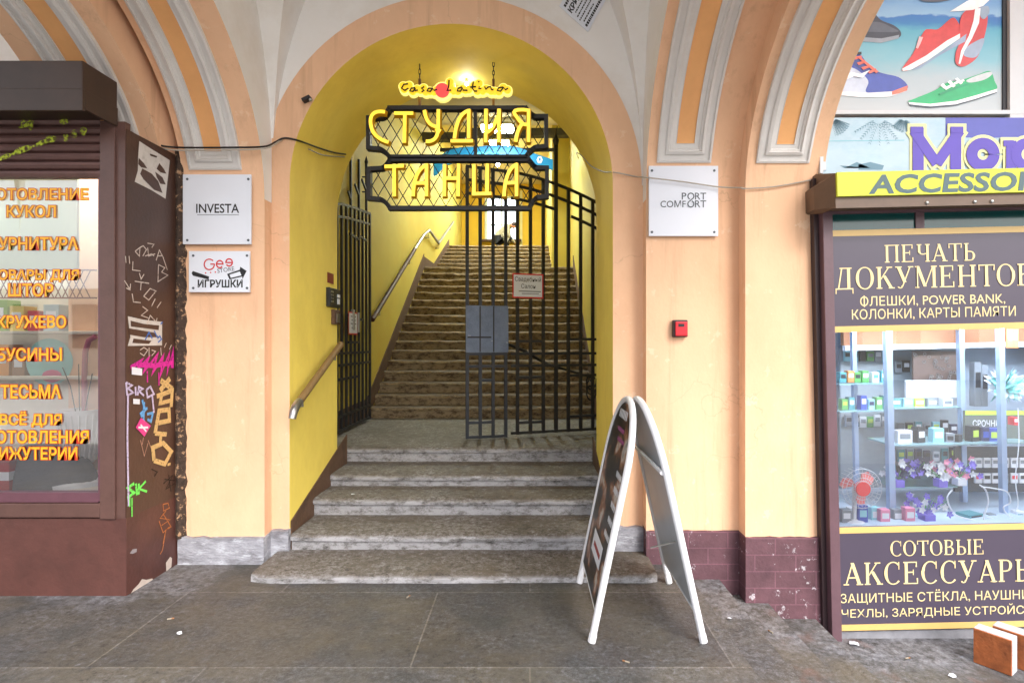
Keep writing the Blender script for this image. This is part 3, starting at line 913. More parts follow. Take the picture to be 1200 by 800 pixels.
def rail(s0, s1, zf, parent, fn, nn, m=IRON, name='rail', w=.026, n=10):
    mb = MB()
    gbar(mb, [fn(s0 + (s1 - s0) * i / n, zf(s0 + (s1 - s0) * i / n) if callable(zf) else zf) for i in range(n + 1)], w, .02, nn)
    build(name, mb, m, parent)
for dz in (0, -.13, -.26):
    rail(-.055, Lm if dz > -.2 else Lm * .42, lambda s_, dz=dz: top_r(s_) + dz, ga, fm, nm)
rail(Lm * .6, Lm, lambda s_: top_r(s_) - .27, ga, fm, nm)
for z in (GZ0 + .015, 1.345, 1.225): rail(-.055, Lm, z, ga, fm, nm)
sp = Lm / (nb - 1)
for (k0, k1, z) in ((0, 2, 1.47), (0, 2, 1.11), (0, 2, .66), (4, 7, 1.49), (4, 7, 1.12), (4, 7, .70)):
    rail(k0 * sp, min(k1 * sp, Lm), z, ga, fm, nm, name='short_rail', n=2)

wa_, wb_ = P(546, 0, 5.445), P(594, 0, 5.55)
fw, Lw, nw = gate_pt(wa_.x, wa_.y, wb_.x, wb_.y)
gw = thing('gate_wicket', 'narrow bluish-lit iron wicket carrying a big steel lock plate, beside the tall gate leaf', 'gate', fw(Lw / 2, GZ0 - .02))
def top_w(s_): return 3.16 - .02 * (s_ / Lw)
for k in range(4):
    s_ = .012 + (Lw - .024) * k / 3
    mb = MB(); gbar(mb, [fw(s_, GZ0 - .02), fw(s_, top_w(s_))], .031, .026, nw)
    build('bar', mb, IRONBL, gw)
for zf in (GZ0 - .005, 1.345, 1.225): rail(0, Lw, zf, gw, fw, nw, IRONBL, n=2)
for dz in (0, -.13, -.26): rail(0, Lw, lambda s_, dz=dz: top_w(s_) + dz, gw, fw, nw, IRONBL)
for (k0, k1, z) in ((0, 2, .68), (1, 2, 1.09)): rail(k0 * Lw / 3, k1 * Lw / 3, z, gw, fw, nw, IRONBL, 'short_rail', n=2)
mb = MB()
mb.prism([fw(-.004, 1.36) + nw * .014, fw(Lw + .01, 1.36) + nw * .014, fw(Lw + .01, 1.815) + nw * .014, fw(-.004, 1.815) + nw * .014], nw * .012)
lp = build('lock_plate', mb, mat('blue_grey_painted_steel', L(104, 118, 144), .45, .12, 9, L(72, 84, 108), .6, 6, bump=.2, bscale=60, fleck=L(168, 176, 190), fleck_pos=.64, fleck_scale=16), gw)
mb = MB()
for s_ in (Lw * .33, Lw * .66): mb.prism([fw(s_ - .006, 1.365) + nw * .026, fw(s_ + .006, 1.365) + nw * .026, fw(s_ + .006, 1.81) + nw * .026, fw(s_ - .006, 1.81) + nw * .026], nw * .004)
mb.prism([fw(.01, 1.50) + nw * .027, fw(Lw * .6, 1.50) + nw * .027, fw(Lw * .6, 1.515) + nw * .027, fw(.01, 1.515) + nw * .027], nw * .006)
build('latch', mb, INK, lp)

# left leaf, folded back along the wall
fl, Ll, nl_ = gate_pt(-1.93, 5.62, -1.93, 6.80)
nl_ = -nl_ if nl_.x < 0 else nl_
gl = thing('iron_gate', 'dark iron gate leaf folded back open against the yellow wall on the left', 'gate', fl(Ll / 2, GZ0))
def top_l(s_): return 2.84 + .17 * (s_ / Ll) ** .8
nb = 9
for k in range(nb):
    s_ = .012 + (Ll - .024) * k / (nb - 1)
    mb = MB()
    tall = k in (3, 5, 7)
    z1 = 3.42 + .02 * k if tall else top_l(s_)
    gbar(mb, [fl(s_, GZ0), fl(s_, z1)], .04 if k == nb - 1 else .027, .024, nl_)
    if k == 7: mb.lathe([(.0, -.02), (.016, 0), (.022, .03), (.0, .1)], fl(s_, z1), 8)
    build('bar', mb, IRON, gl)
for dz in (0, -.13): rail(0, Ll, lambda s_, dz=dz: top_l(s_) + dz, gl, fl, nl_)
for z in (GZ0 + .015, GZ0 + .16, 1.345, 1.225): rail(0, Ll, z, gl, fl, nl_)
for (a, b, z) in ((.25, .5, 1.75), (.5, .75, 1.72), (.3, .62, 1.46), (0, .25, 1.08), (.3, .55, 1.08), (.35, .6, 2.62), (.6, .85, 2.66)):
    rail(a * Ll, b * Ll, z, gl, fl, nl_, name='short_rail', n=2)
for (a, za, b, zb) in ((.30, 3.06, .40, 2.98), (.50, 3.20, .62, 3.12), (.72, 3.33, .86, 3.25)):
    mb = MB(); gbar(mb, [fl(a * Ll, za), fl(b * Ll, zb)], .024, .02, nl_)
    build('short_rail', mb, IRON, gl)
for (a, zc) in ((.36, 1.70), (.52, 1.68)):
    mb = MB().obox(Matrix.Translation(fl(a * Ll, zc) + nl_ * .03), .03, .05, .22, 0, .004)
    build('latch_case', mb, STEEL, gl)

# notices on the gates
def notice(name, label, ctr, du, dv, w, h, nrm, lines, border=RED, group=None):
    """paper sheet with a red border; du, dv unit vectors across and up the sheet"""
    t_ = thing(name, label, 'notice', ctr - dv * h / 2)
    def q(x, y, d): return ctr + du * x + dv * y + nrm * d
    b = .014
    build('border', MB().prism([q(-w / 2, -h / 2, 0), q(w / 2, -h / 2, 0), q(w / 2, h / 2, 0), q(-w / 2, h / 2, 0)], nrm * .003), border, t_)
    build('paper', MB().prism([q(-w / 2 + b, -h / 2 + b, .003), q(w / 2 - b, -h / 2 + b, .003), q(w / 2 - b, h / 2 - b, .003), q(-w / 2 + b, h / 2 - b, .003)], nrm * .0015), PLATE, t_)
    for (s_, x0, x1, y0, y1) in lines:
        if s_ is None:
            build('lettering', MB().poly([q(-w / 2 + x * w, h / 2 - y * h, .0055) for x, y in ((x0, y1), (x1, y1), (x1, y0), (x0, y0))]), INKG, t_)
            continue
        build('lettering', text_fit(s_, lambda x, y: q(-w / 2 + x * w, h / 2 - y * h, .0055), x0, x1, y0, y1), INK, t_)
    return t_
pc = fm(.115, 0); pc.z = P(622, 335, 5.6).z
dm = Vector((fm(1, 0) - fm(0, 0)))
notice('gate_notice', 'white notice Свадебный Салон with a red border, on the bars of the tall gate', pc + nm * .02, dm, Vector((0, 0, 1)), .325, .245, nm, [("Свадебный", .08, .92, .13, .36), ("Салон", .28, .74, .42, .60), (None, .2, .92, .70, .735), (None, .3, .85, .80, .825)])
pc = fl(Ll * .36, P(411, 379, 6.1).z)
notice('gate_notice', 'small white sheet with a red border hanging on the open gate by the left wall', pc + nl_ * .03, Vector((0, 1, 0)), Vector((0, 0, 1)), .30, .21 * 1.15, nl_, [(None, .2, .8, .18, .22), (None, .28, .76, .34, .38), (None, .2, .82, .5, .54), (None, .3, .7, .68, .72)])

# ------------------------------------------------------------------ handrails, cable behind the gate
mb = MB()
hx = -1.555
p0 = Vector((hx, 3.74, 1.03)); p1 = Vector((hx, 4.63, 1.44))
h1 = thing('handrail', 'short yellow-brown handrail with a steel end cap sloping up the left jamb of the arch', 'handrail', (hx, 4.1, 1.0))
build('rail', MB().tube([p0, p1], .026, 12), mat('worn_yellow_rail', L(130, 102, 62), .6, .15, 20), h1, smooth=True)
build('end_cap', MB().tube([p0 + Vector((0, .06, .028)), p0, p0 + Vector((0, -.035, -.03)), p0 + Vector((-.005, -.045, -.075))], [.028, .028, .027, .024], 12), STEEL, h1, smooth=True)
for t_ in (.12, .85):
    q = p0.lerp(p1, t_)
    build('bracket', MB().tube([q, q + Vector((0, .01, -.06)), q + Vector((-.075, .01, -.06))], .007, 6), STEEL, h1)
h2 = thing('handrail', 'long brown wooden handrail climbing the left hall wall with a bright steel upper end', 'handrail', (-1.92, 8, 1.6))
hx = -1.92
build('rail', MB().tube([(hx, 6.86, 1.735), (hx, 8.0, 2.31), (hx, 9.4, 3.02)], .030, 12), mat('brown_wood_rail', L(70, 36, 22), .6, .2, 12), h2, smooth=True)
build('steel_rail', MB().tube([(hx, 9.4, 3.02), (hx, 10.2, 3.41), (hx, 10.74, 3.60), (hx, 11.84, 3.55), (hx, 14.08, 4.48)], .026, 10), STEEL, h2, smooth=True)
for y in (7.2, 9.0, 10.7, 11.9, 13.6):
    z = 1.675 + (y - 6.74) * .506 if y < 9.4 else (3.55 if y < 12 else 3.55 + (y - 11.84) * .415)
    build('bracket', MB().tube([(hx, y, z - .02), (hx, y, z - .1), (hx - .08, y, z - .1)], .009, 6), STEEL, h2)
mb = MB()
a, b, c = P(590, 401, 5.75), P(640, 426, 6.0), P(697, 443, 6.3)
mb.tube([a, a.lerp(b, .5) + Vector((0, 0, .02)), b, b.lerp(c, .5) - Vector((0, 0, .0)), c], [.016, .018, .016, .014, .014], 8)
rl = build('sagging_cable', mb, IRON, smooth=True)
tag(rl, 'thick black cable sagging behind the gate from the lock plate to the right wall', 'cable')
# curled scroll of ironwork at the right wall
mb = MB()
c0 = P(692, 448, 6.3)
for k in range(3):
    pts = [c0 + Vector((math.cos(a_) * (.02 + .022 * a_ / 3), 0, math.sin(a_) * (.05 + .03 * a_ / 3) - .06 * k + .02)) for a_ in [j * .5 for j in range(14)]]
    mb.tube(pts, .009, 6)
tag(build('iron_scroll', mb, IRON), 'black curled iron scroll low on the right hall wall behind the gate', 'ironwork')

# ------------------------------------------------------------------ small devices on the left jamb
def on_jamb(x, y, X=XL):
    Y = X * F / (x - VX)
    return Vector((X, Y, EYE + (VY - y) * Y / F))
def jbox(x0, x1, y0, y1, d):
    a, b = on_jamb(x0, (y0 + y1) / 2), on_jamb(x1, (y0 + y1) / 2)
    zt, zb = on_jamb((x0 + x1) / 2, y0).z, on_jamb((x0 + x1) / 2, y1).z
    return a.y, min(b.y, YB - .01), zb, zt, d
ya, yb, zb, zt, d = jbox(383.5, 390.5, 320, 332, .004)
o = tag(build('sticker', MB().box(XL, XL + d, ya, yb, zb, zt), mat('dark_red_sticker', L(126, 34, 24), .5)), 'small square dark red sticker on the yellow jamb above the intercom', 'sticker')
ya, yb, zb, zt, d = jbox(382, 395, 338, 360, .03)
o = thing('intercom', 'black intercom with a keypad and grey buttons on the left yellow jamb', 'intercom', (XL, ya, zb))
build('case', MB().box(XL - .002, XL + d, ya, yb, zb, zt, 0, .006), INK, o)
mb = MB()
for i in range(4):
    for j in range(3):
        yy = ya + .03 + j * .02; zz = zt - .04 - i * .026
        mb.box(XL + d, XL + d + .004, yy, yy + .012, zz, zz + .014)
build('keypad', mb, STEEL, o)
build('card_reader', MB().box(XL + d, XL + d + .005, yb - .075, yb - .02, zb + .03, zb + .075).box(XL + d, XL + d + .005, yb - .075, yb - .02, zb + .085, zb + .11), PLATE, o)
ya, yb, zb, zt, d = jbox(388, 395, 363, 380, .03)
o = thing('exit_button', 'small dark door button box with a steel plate under the intercom', 'button box', (XL, ya, zb))
build('case', MB().box(XL - .002, XL + d, ya, yb, zb, zt, 0, .006), SKIRT, o)
build('button', MB().box(XL + d, XL + d + .006, ya + .04, yb - .02, zb + .015, zt - .03), STEEL, o)
# stub of a bracket high on the arch ring
q = P(361, 118, yo)
o = thing('wall_bracket', 'small dark metal bracket on the orange arch ring at its upper left', 'bracket', q)
build('stub', MB().obox(Matrix.Translation(q + Vector((0, -.02, 0))) @ Matrix.Rotation(R(-25), 4, 'Y'), .06, .05, .022, 0, .004), INK, o)
build('tip', MB().ball(q + Vector((.03, -.035, -.01)), .012), STEEL, o)

# ------------------------------------------------------------------ lamps and blue sign in the hall
def strip_lamp(label, c, lx, ly, strength):
    t_ = thing('ceiling_lamp', label, 'lamp', c)
    build('housing', MB().box(c.x - lx / 2 - .03, c.x + lx / 2 + .03, c.y - ly / 2 - .03, c.y + ly / 2 + .03, c.z + .02, c.z + .07), PLATE, t_)
    build('diffuser', MB().box(c.x - lx / 2, c.x + lx / 2, c.y - ly / 2, c.y + ly / 2, c.z, c.z + .03), emis('lamp_white', (.92, 1, .9, 1), strength), t_)
strip_lamp('white fluorescent ceiling lamp glowing behind the letter И', P(583, 152, 9.6), .5, .3, 58)
strip_lamp('long fluorescent lamp on the flat hall ceiling above the upper steps', Vector((-.7, 13.4, 6.0)), .4, 1.4, 44)
def spot(label, c, r, s_):
    t_ = thing('spot_lamp', label, 'lamp', c)
    build('bulb', MB().ball(c, r), emis('spot_white', (1, 1, 1, 1), s_), t_)
    build('holder', MB().lathe([(r * .5, r * .7), (r * .9, r * 1.2), (r * .9, r * 2.6), (0, r * 2.6)], c, 12), PLATE, t_)
spot('tiny dazzling white spot lamp behind the script sign', P(547, 99, 4.62), .013, 150)
spot('tiny dazzling white spot lamp under the blue arched sign', P(583, 193, 10.2), .04, 60)
yb_ = 10.35
B = lambda x, y: P(x, y, yb_)
bs = thing('blue_sign', 'bright blue arched signboard with a white emblem hanging across the hall', 'sign', B(580, 200))
BLUE = mat('bright_blue_board', L(24, 132, 196), .45, .05, 3)
topc = C3((508, 192), (520, 170), (560, 172), 8) + C3((560, 172), (600, 166), (620, 178), 8)[1:] + [(648, 187)]
botc = [(648, 199), (620, 190)] + C3((600, 184), (575, 184), (560, 186), 6) + C3((545, 188), (522, 190), (512, 204), 6) + [(508, 206)]
build('board', MB().prism([B(x, y) for x, y in topc + botc], (0, .05, 0)), BLUE, bs)
build('emblem', MB().prism([B(633 + 3.6 * math.cos(a_) - .6, 187.5 + 4.6 * math.sin(a_)) + Vector((0, -.004, 0)) for a_ in [2 * math.pi * j / 6 for j in range(6)]], (0, .003, 0)).prism([B(632.5 + 1.2 * math.cos(a_), 187 + 2.0 * math.sin(a_)) + Vector((0, -.007, 0)) for a_ in [2 * math.pi * j / 8 for j in range(8)]], (0, .002, 0), 1), [PLATE, BLUE], bs)
build('scallop_edge', MB().tube([B(558 + 30 * i / 24, 181.5 - 2.2 * abs(math.sin(i / 24 * math.pi * 3))) + Vector((0, -.012, 0)) for i in range(25)], .02, 6), mat('light_blue_trim', L(90, 180, 220), .5), bs)
build('hanger', MB().box(B(515, 0).x, B(650, 0).x, yb_ + .06, yb_ + .1, B(0, 176).z, B(0, 172).z), IRON, bs)

# ------------------------------------------------------------------ plates on the pilasters
def plate(name, label, x0, x1, y0, y1, Y, bolts=True, d=.012):
    a, b = P(x0, y1, Y), P(x1, y0, Y)
    t_ = thing(name, label, 'sign', Vector(((a.x + b.x) / 2, Y, a.z)))
    build('panel', MB().box(a.x, b.x, Y - d, Y + .004, a.z, b.z, 0, .002), PLATE, t_)
    if bolts:
        for bx, by in ((x0 + 4, y0 + 5), (x1 - 4, y0 + 5), (x0 + 4, y1 - 5), (x1 - 4, y1 - 5)):
            c = P(bx, by, Y - d)
            build('bolt', MB().lathe([(.0, .003), (.007, .002), (.008, 0)], (0, 0, 0), 10).__class__().add([(c.x + .008 * math.cos(i * math.pi / 5), c.y - .003, c.z + .008 * math.sin(i * math.pi / 5)) for i in range(10)] + [(c.x + .009 * math.cos(i * math.pi / 5), c.y + .002, c.z + .009 * math.sin(i * math.pi / 5)) for i in range(10)], [tuple(range(10))] + [(i, (i + 1) % 10, 10 + (i + 1) % 10, 10 + i) for i in range(10)]), INKG, t_)
    return t_
Yp = Y1 - .02
t_ = plate('sign_plate', 'square white sign plate reading INVESTA on the left pilaster', 215.5, 295, 205, 286.5, Yp)
sf = sheet(Yp - .0135)
build('lettering', text_fit('INVESTA', sf, 230, 280, 239, 249.5, .012), INK, t_)
build('underline', MB().poly([sf(231, 252.2), sf(280, 252.2), sf(280, 251.6), sf(231, 251.6)]), INKG, t_)
t_ = plate('sign_plate', 'small white plate with a red name and black ИГРУШКИ, below the INVESTA plate', 222.5, 293.5, 294.5, 342.5, Yp)
def dot(mb, x, y, r, fn, n=14, mi=0):
    return mb.add([fn(x + r * math.cos(2 * math.pi * i / n), y + r * math.sin(2 * math.pi * i / n)) for i in range(n)], [tuple(range(n))], mi)
sf = sheet(Yp - .0135)
build('lettering', text_fit('ИГРУШКИ', sf, 232, 284, 328, 336.5, .03), INK, t_)
def arcpts(cx, cy, rx, ry, a0, a1, n=16):
    return [(cx + rx * math.cos(R(a0 + (a1 - a0) * i / n)), cy + ry * math.sin(R(a0 + (a1 - a0) * i / n))) for i in range(n + 1)]
mb = MB()
def st2(mb, pts, w, fn, d=.0006, k=[0]):
    mb.ribbon([fn(x, y) for x, y in pts], w, IN, d)
st2(mb, arcpts(245.3, 309.8, 6, 6.2, -42, -330) + [(251.4, 309.6)], .0075, sf)
st2(mb, [(246.5, 309.4), (251.6, 309.4)], .0075, sheet(Yp - .0145))
st2(mb, arcpts(257.5, 309.5, 3.8, 4.2, 10, -320), .0085, sf)
st2(mb, [(254, 309.3), (261, 309.3)], .0085, sheet(Yp - .0145))
st2(mb, arcpts(268.5, 307.5, 3.8, 4.2, 170, 505), .0085, sf)
st2(mb, [(265, 307.6), (272, 307.6)], .0085, sheet(Yp - .0145))
for x, y in ((241, 319.8), (246.8, 319.3), (252.4, 318.8)): dot(mb, x, y, .9, sf, 8)
build('lettering', mb, RED, t_)
def rot_sheet(fn, cx, cy, ang):
    c, s_ = math.cos(R(ang)), math.sin(R(ang))
    return lambda x, y: fn(cx + (x - cx) * c + (y - cy) * s_, cy - (x - cx) * s_ + (y - cy) * c)
build('lettering', text_fit('STORE', rot_sheet(sf, 265, 316, 8), 254.5, 274.5, 313.5, 318.5, .004), INKG, t_)
mb = MB()
mb.poly([sf(224.5, 320), sf(226, 317.5), sf(245, 324), sf(244.5, 327.5), sf(226, 323)])
mb.poly([sf(266, 321), sf(281, 316), sf(281.5, 312.5), sf(289, 317.5), sf(284, 327), sf(284, 324), sf(269, 327.5)])
build('black_badge', mb, INK, t_)
build('badge_lettering', text_fit('Фирменные', rot_sheet(sheet(Yp - .0145), 235, 322, -17), 226.5, 244, 320, 323, .01).poly([sheet(Yp - .0145)(x, y) for x, y in ((270, 321.5), (280, 318.3), (282, 322.5), (271, 325.3))]) if False else MB().poly([sheet(Yp - .0145)(x, y) for x, y in ((269, 321.8), (281, 318), (283, 322.6), (270.5, 325.6))]), PLATE, t_)
t_ = plate('sign_plate', 'square white sign plate reading PORT COMFORT on the right pilaster', 760, 841, 195, 277, Yp)
sf = sheet(Yp - .0135)
build('lettering', text_fit('P', sf, 799.5, 804.5, 226, 233.5, .02).__class__(), INKG, t_) if False else None
for (s_, a, b, y0, y1) in (('P', 799, 804.2, 226, 233.8), ('RT', 814.5, 827.5, 226, 233.8), ('COМF', 774, 803.5, 235, 243), ('RT', 814.5, 827.5, 235, 243)):
    build('lettering', text_fit(s_, sf, a, b, y0, y1, .008), INKG, t_)
mb = MB()
st2(mb, arcpts(809.6, 230, 3.5, 3.6, 60, -250) + arcpts(809.6, 239, 3.5, 3.6, 240, -70)[0:0], .0072, sf)
st2(mb, [(811.8, 232.6), (807.6, 236.2)], .0072, sheet(Yp - .0145))
st2(mb, arcpts(809.6, 239, 3.5, 3.6, 230, -70) , .0072, sheet(Yp - .0155))
build('looped_letters', mb, INKG, t_)
# red key box
a, b = P(787, 395, Y1), P(804, 375, Y1)
t_ = thing('key_safe', 'small red and black key box fixed on the right pilaster', 'key box', Vector(((a.x + b.x) / 2, Y1, a.z)))
build('case', MB().box(a.x, b.x, Y1 - .045, Y1 + .002, a.z, b.z, 0, .008), mat('dark_key_case', L(54, 30, 34), .5), t_)
build('cover', MB().box(a.x + .012, b.x - .006, Y1 - .058, Y1 - .044, a.z + .008, b.z - .012, 0, .006), mat('bright_red_cover', L(214, 30, 46), .4), t_)
build('window', MB().box(a.x + .03, b.x - .028, Y1 - .061, Y1 - .0575, b.z - .045, b.z - .026), INK, t_)

# cables along the front
def soffit_hit(x, y):
    """the point on the inside of the deep arch seen at x, y"""
    best = None
    for i in range(200):
        Y = 3.826 + i * .0047
        p = P(x, y, Y)
        dz = max(0, p.z - CZ)
        r_ = math.hypot(p.x - CX, dz)
        if r_ < RI - .008: best = p
        elif best is not None or i == 0: break
    return best or P(x, y, 4.7)
def cable(label, pts, r, m, name='cable'):
    P3 = [P(*p) if len(p) == 3 else soffit_hit(*p) for p in pts]
    fine = []
    for i in range(len(P3) - 1):
        p0, p1, p2, p3 = P3[max(i - 1, 0)], P3[i], P3[i + 1], P3[min(i + 2, len(P3) - 1)]
        for k in range(6):
            t = k / 6
            fine.append(.5 * ((2 * p1) + (p2 - p0) * t + (2 * p0 - 5 * p1 + 4 * p2 - p3) * t * t + (3 * p1 - p0 - 3 * p2 + p3) * t ** 3))
    fine.append(P3[-1])
    return tag(build(name, MB().tube(fine, r, 7), m, smooth=True), label, 'cable')
RUB = mat('black_rubber', L(24, 22, 22), .5)
GRW = mat('grey_white_wire', L(172, 164, 152), .5)
cable('thick black cable running from the brown shop across the left pilaster into the arch', [(163, 155, 3.55), (172, 164, 3.55), (190, 171, 3.57), (215, 173, 3.61), (262, 173, 3.60), (308, 172, 3.63), (322, 167, 3.78), (333, 162, 3.81), (350, 165), (372, 173), (392, 179), (405, 181)], .0062, RUB)
cable('thin whitish cable following the thick black cable into the arch', [(170, 163, 3.55), (195, 175, 3.58), (250, 176, 3.60), (310, 174, 3.62), (330, 165, 3.805), (347, 168), (362, 175), (380, 182), (404, 184)], .0045, GRW)
cable('thin grey wire sagging from the arch over the white plate to the right shop', [(678, 186), (676, 179), (682, 183), (692, 194), (706, 201), (720, 202, 3.81), (745, 207, 3.81), (757, 208, 3.67), (800, 213, 3.66), (842, 219, 3.66), (868, 220, 3.60), (872, 221, 3.58), (905, 219, 3.58), (940, 213, 3.58), (957, 208, 3.58), (962, 196, 3.58), (960, 185, 3.58)], .0045, GRW)
# vault notice, glued askew on the lunette
t_ = thing('vault_notice', 'white printed notice glued askew on the white wall above the arch at the top edge', 'notice', P(682, 20, YW))
cv = [(657, -28), (704, 3), (690, 39), (655, 7)]
a_ = [P(x, y, YW - .003) for x, y in ((655.5, 7.5), (689, 38), (718, -14), (684, -44))]
build('paper', MB().prism(a_, (0, -.002, 0)), PLATE, t_)
def vn(u, v, d=.0062):
    return a_[0] + (a_[1] - a_[0]) * v + (a_[3] - a_[0]) * u + Vector((0, -d + .003, 0))
for (s_, u0, u1, v0, v1, o_) in (('ВНИМАНИЕ', .06, .55, .06, .17, .03), ('КРЫША', .06, .62, .24, .38, .04)):
    build('lettering', text_fit(s_, lambda x, y: vn(x, y), u0, u1, v0, v1, o_), INK, t_) if s_ == 'КРЫША' else None
for i, (u0, u1, v) in enumerate(((.06, .5, .13), (.12, .7, .46), (.08, .72, .56), (.06, .25, .66), (.3, .52, .66), (.1, .5, .77), (.06, .8, .88))):
    h = .018 if v not in (.13, .88) else .035
    mb = MB()
    u = u0
    rr = random.Random(i)
    while u < u1:
        w = .02 + rr.random() * .03
        mb.poly([vn(u, v + h), vn(u + w, v + h), vn(u + w, v - h), vn(u, v - h)]); u += w + .012
    build('small_print', mb, INK, t_)

# ------------------------------------------------------------------ A-board
ab = thing('pavement_sign', 'standing A-shaped pavement sign with white rounded tube frames and a dark poster', 'sign board', (.57, 3.07, 0))
FRAMEW = mat('white_tube_frame', L(228, 228, 232), .35, .03, 10)
ya, yb = 2.734, 3.41
H = 1.125
def side(x_bot, x_top, out):
    ym, hw = (ya + yb) / 2, (yb - ya) / 2
    def q(y, z, d=0):
        # z along the height; d outward
        t = z / H
        return Vector((x_bot + (x_top - x_bot) * t + out * d, y, z + .02))
    hs = .80
    ol = [(ya, 0), (ya, .3), (ya, .6), (ya, hs)]
    for i in range(1, 20):
        a_ = math.pi - math.pi * i / 20
        ol.append((ym + hw * math.cos(a_), hs + (H - hs) * math.sin(a_)))
    ol += [(yb, hs), (yb, .6), (yb, .3), (yb, 0)]
    return q, ol
for (xb, xt, out, nm_) in ((.303, .538, -1, 'front_frame'), (.839, .590, 1, 'rear_frame')):
    q, ol = side(xb, xt, out)
    fr = build(nm_, MB().tube([q(*p) for p in ol], .0178, 12), FRAMEW, ab, smooth=True)
    ins = [p for p in ol if p[1] > .0]
    base_z = .115
    pl = [(ya + .012, base_z)] + [(p[0] + (.01 if p[0] < 3 else -.01), p[1] - .005) for p in ol if p[1] > base_z] + [(yb - .012, base_z)]
    grey = mat('grey_sheet_back', L(188, 194, 200), .38, .06, 3, L(160, 166, 172), .4, 2, metal=.35)
    d = (q(ya, .5, .006) - q(ya, .5, -.006))
    build('board', MB().prism([q(y, z, -.006) for y, z in pl], d), grey, ab)
    build('bottom_rail', MB().tube([q(ya, base_z), q(yb, base_z)], .010, 8), FRAMEW, ab)
    if out > 0:
        build('cross_rail', MB().tube([q(ya, .80, -.02), q(yb, .80, -.02)], .011, 8), FRAMEW, ab)
        build('chain', MB().tube([q(ya + .05, .45, -.02), q(ya + .05, .42, -.15), Vector((.50, ya + .05, .40))][:2], .004, 5), STEEL, ab)
    else:
        def poster_mat():
            m = mat('dark_poster_print', L(36, 34, 36), .3, .3, 6)
            N = m.node_tree.nodes; K = m.node_tree.links
            b = N['Principled BSDF']; g_ = N.new('ShaderNodeNewGeometry')
            n_ = N.new('ShaderNodeTexNoise'); n_.inputs['Scale'].default_value = 5.5; n_.inputs['Detail'].default_value = 5
            K.new(g_.outputs['Position'], n_.inputs['Vector'])
            r_ = N.new('ShaderNodeValToRGB'); e = r_.color_ramp.elements
            for _ in range(3): e.new(.5)
            for i, (p_, c_) in enumerate(((0.38, L(24, 24, 27)), (.5, L(52, 44, 44)), (.57, L(146, 96, 66)), (.63, L(190, 184, 178)), (.7, L(70, 78, 84)))):
                e[i].position = p_; e[i].color = c_
            K.new(n_.outputs['Fac'], r_.inputs[0]); K.new(r_.outputs[0], b.inputs['Base Color'])
            return m
        pp = [(ya + .03, base_z + .01)] + [(ym_ + (y - ym_) * .93, z - .02) for y, z in ol if z > base_z for ym_ in [(ya + yb) / 2]] + [(yb - .03, base_z + .01)]
        d = q(ya, .5, .0095) - q(ya, .5, .0065)
        po = build('poster', MB().prism([q(y, z, .0065) for y, z in pp], d), poster_mat(), ab)
        mb = MB()
        rr = random.Random(4)
        z = .44
        for k in range(5):
            y = ya + .05
            while y < ya + .05 + .10 + .05 * rr.random():
                w = .018 + .012 * rr.random()
                mb.poly([q(y, z, .0105), q(y + w, z, .0105), q(y + w, z + .03, .0105), q(y, z + .03, .0105)]); y += w + .008
            z += .075
        for (z, y0, y1, h) in ((1.03, ym_ - .12, ym_ + .12, .05) if False else (1.02, 2.95, 3.19, .045),):
            y = y0
            while y < y1:
                mb.poly([q(y, z, .0105), q(y + .03, z, .0105), q(y + .03, z + h, .0105), q(y, z + h, .0105)]); y += .042
        build('white_print', mb, PLATE, po)
        mb = MB()
        for (z, y0, y1) in ((.95, 2.95, 3.15), (.90, 2.9, 3.1)):
            mb.poly([q(y0, z, .0105), q(y1, z, .0105), q(y1, z + .022, .0105), q(y0, z + .022, .0105)])
        build('purple_print', mb, mat('purple_print', L(140, 70, 120), .5), po)
        build('white_label', MB().poly([q(2.87, .27, .0112), q(3.20, .27, .0112), q(3.20, .385, .0112), q(2.87, .385, .0112)]), PLATE, po)
        build('label_print', MB().poly([q(2.91, .31, .0118), q(3.14, .31, .0118), q(3.14, .335, .0118), q(2.91, .335, .0118)]), mat('label_red_print', L(160, 60, 60), .5), po)
    for y in (ya, yb):
        build('foot', MB().tube([q(y, -.018), q(y, .02)], .0195, 10), FRAMEW, ab)

# ------------------------------------------------------------------ concrete blocks on the right
def block(label, M, sx, sy, sz):
    t_ = thing('paving_block', label, 'block', M.translation - Vector((0, 0, sz / 2)), 'paving blocks by the right shop')
    build('concrete', MB().obox(M, sx, sy, sz, 0, .004), mat('pale_concrete', L(176, 178, 182), .8, .1, 20, bump=.3, bscale=90), t_)
    build('orange_face', MB().obox(M @ Matrix.Translation((0, -sy / 2 - .004, 0)), sx - .004, .012, sz - .004, 0, .003), mat('orange_stone_face', L(170, 96, 52), .7, .2, 18, L(112, 62, 36), .6, 14, bump=.5, bscale=60), t_)
ang = math.atan2(-.142, .101)
a, b = Vector((2.579, 3.273, -.4)), Vector((2.68, 3.131, -.4))
d = (b - a).normalized(); nn = Vector((-d.y, d.x, 0))
for k, lab in ((0, 'orange faced paving block standing on edge below the shop board, fully in view'), (1, 'orange faced paving block half cut off by the right edge, behind the other block')):
    c = (a + b) / 2 + nn * (.045) + Vector((0, 0, .1))
    if k: c += nn * .125 + d * .055
    M = Matrix.Translation(c) @ Matrix.Rotation(math.atan2(d.y, d.x), 4, 'Z')
    block(lab, M, .178, .085, .2)
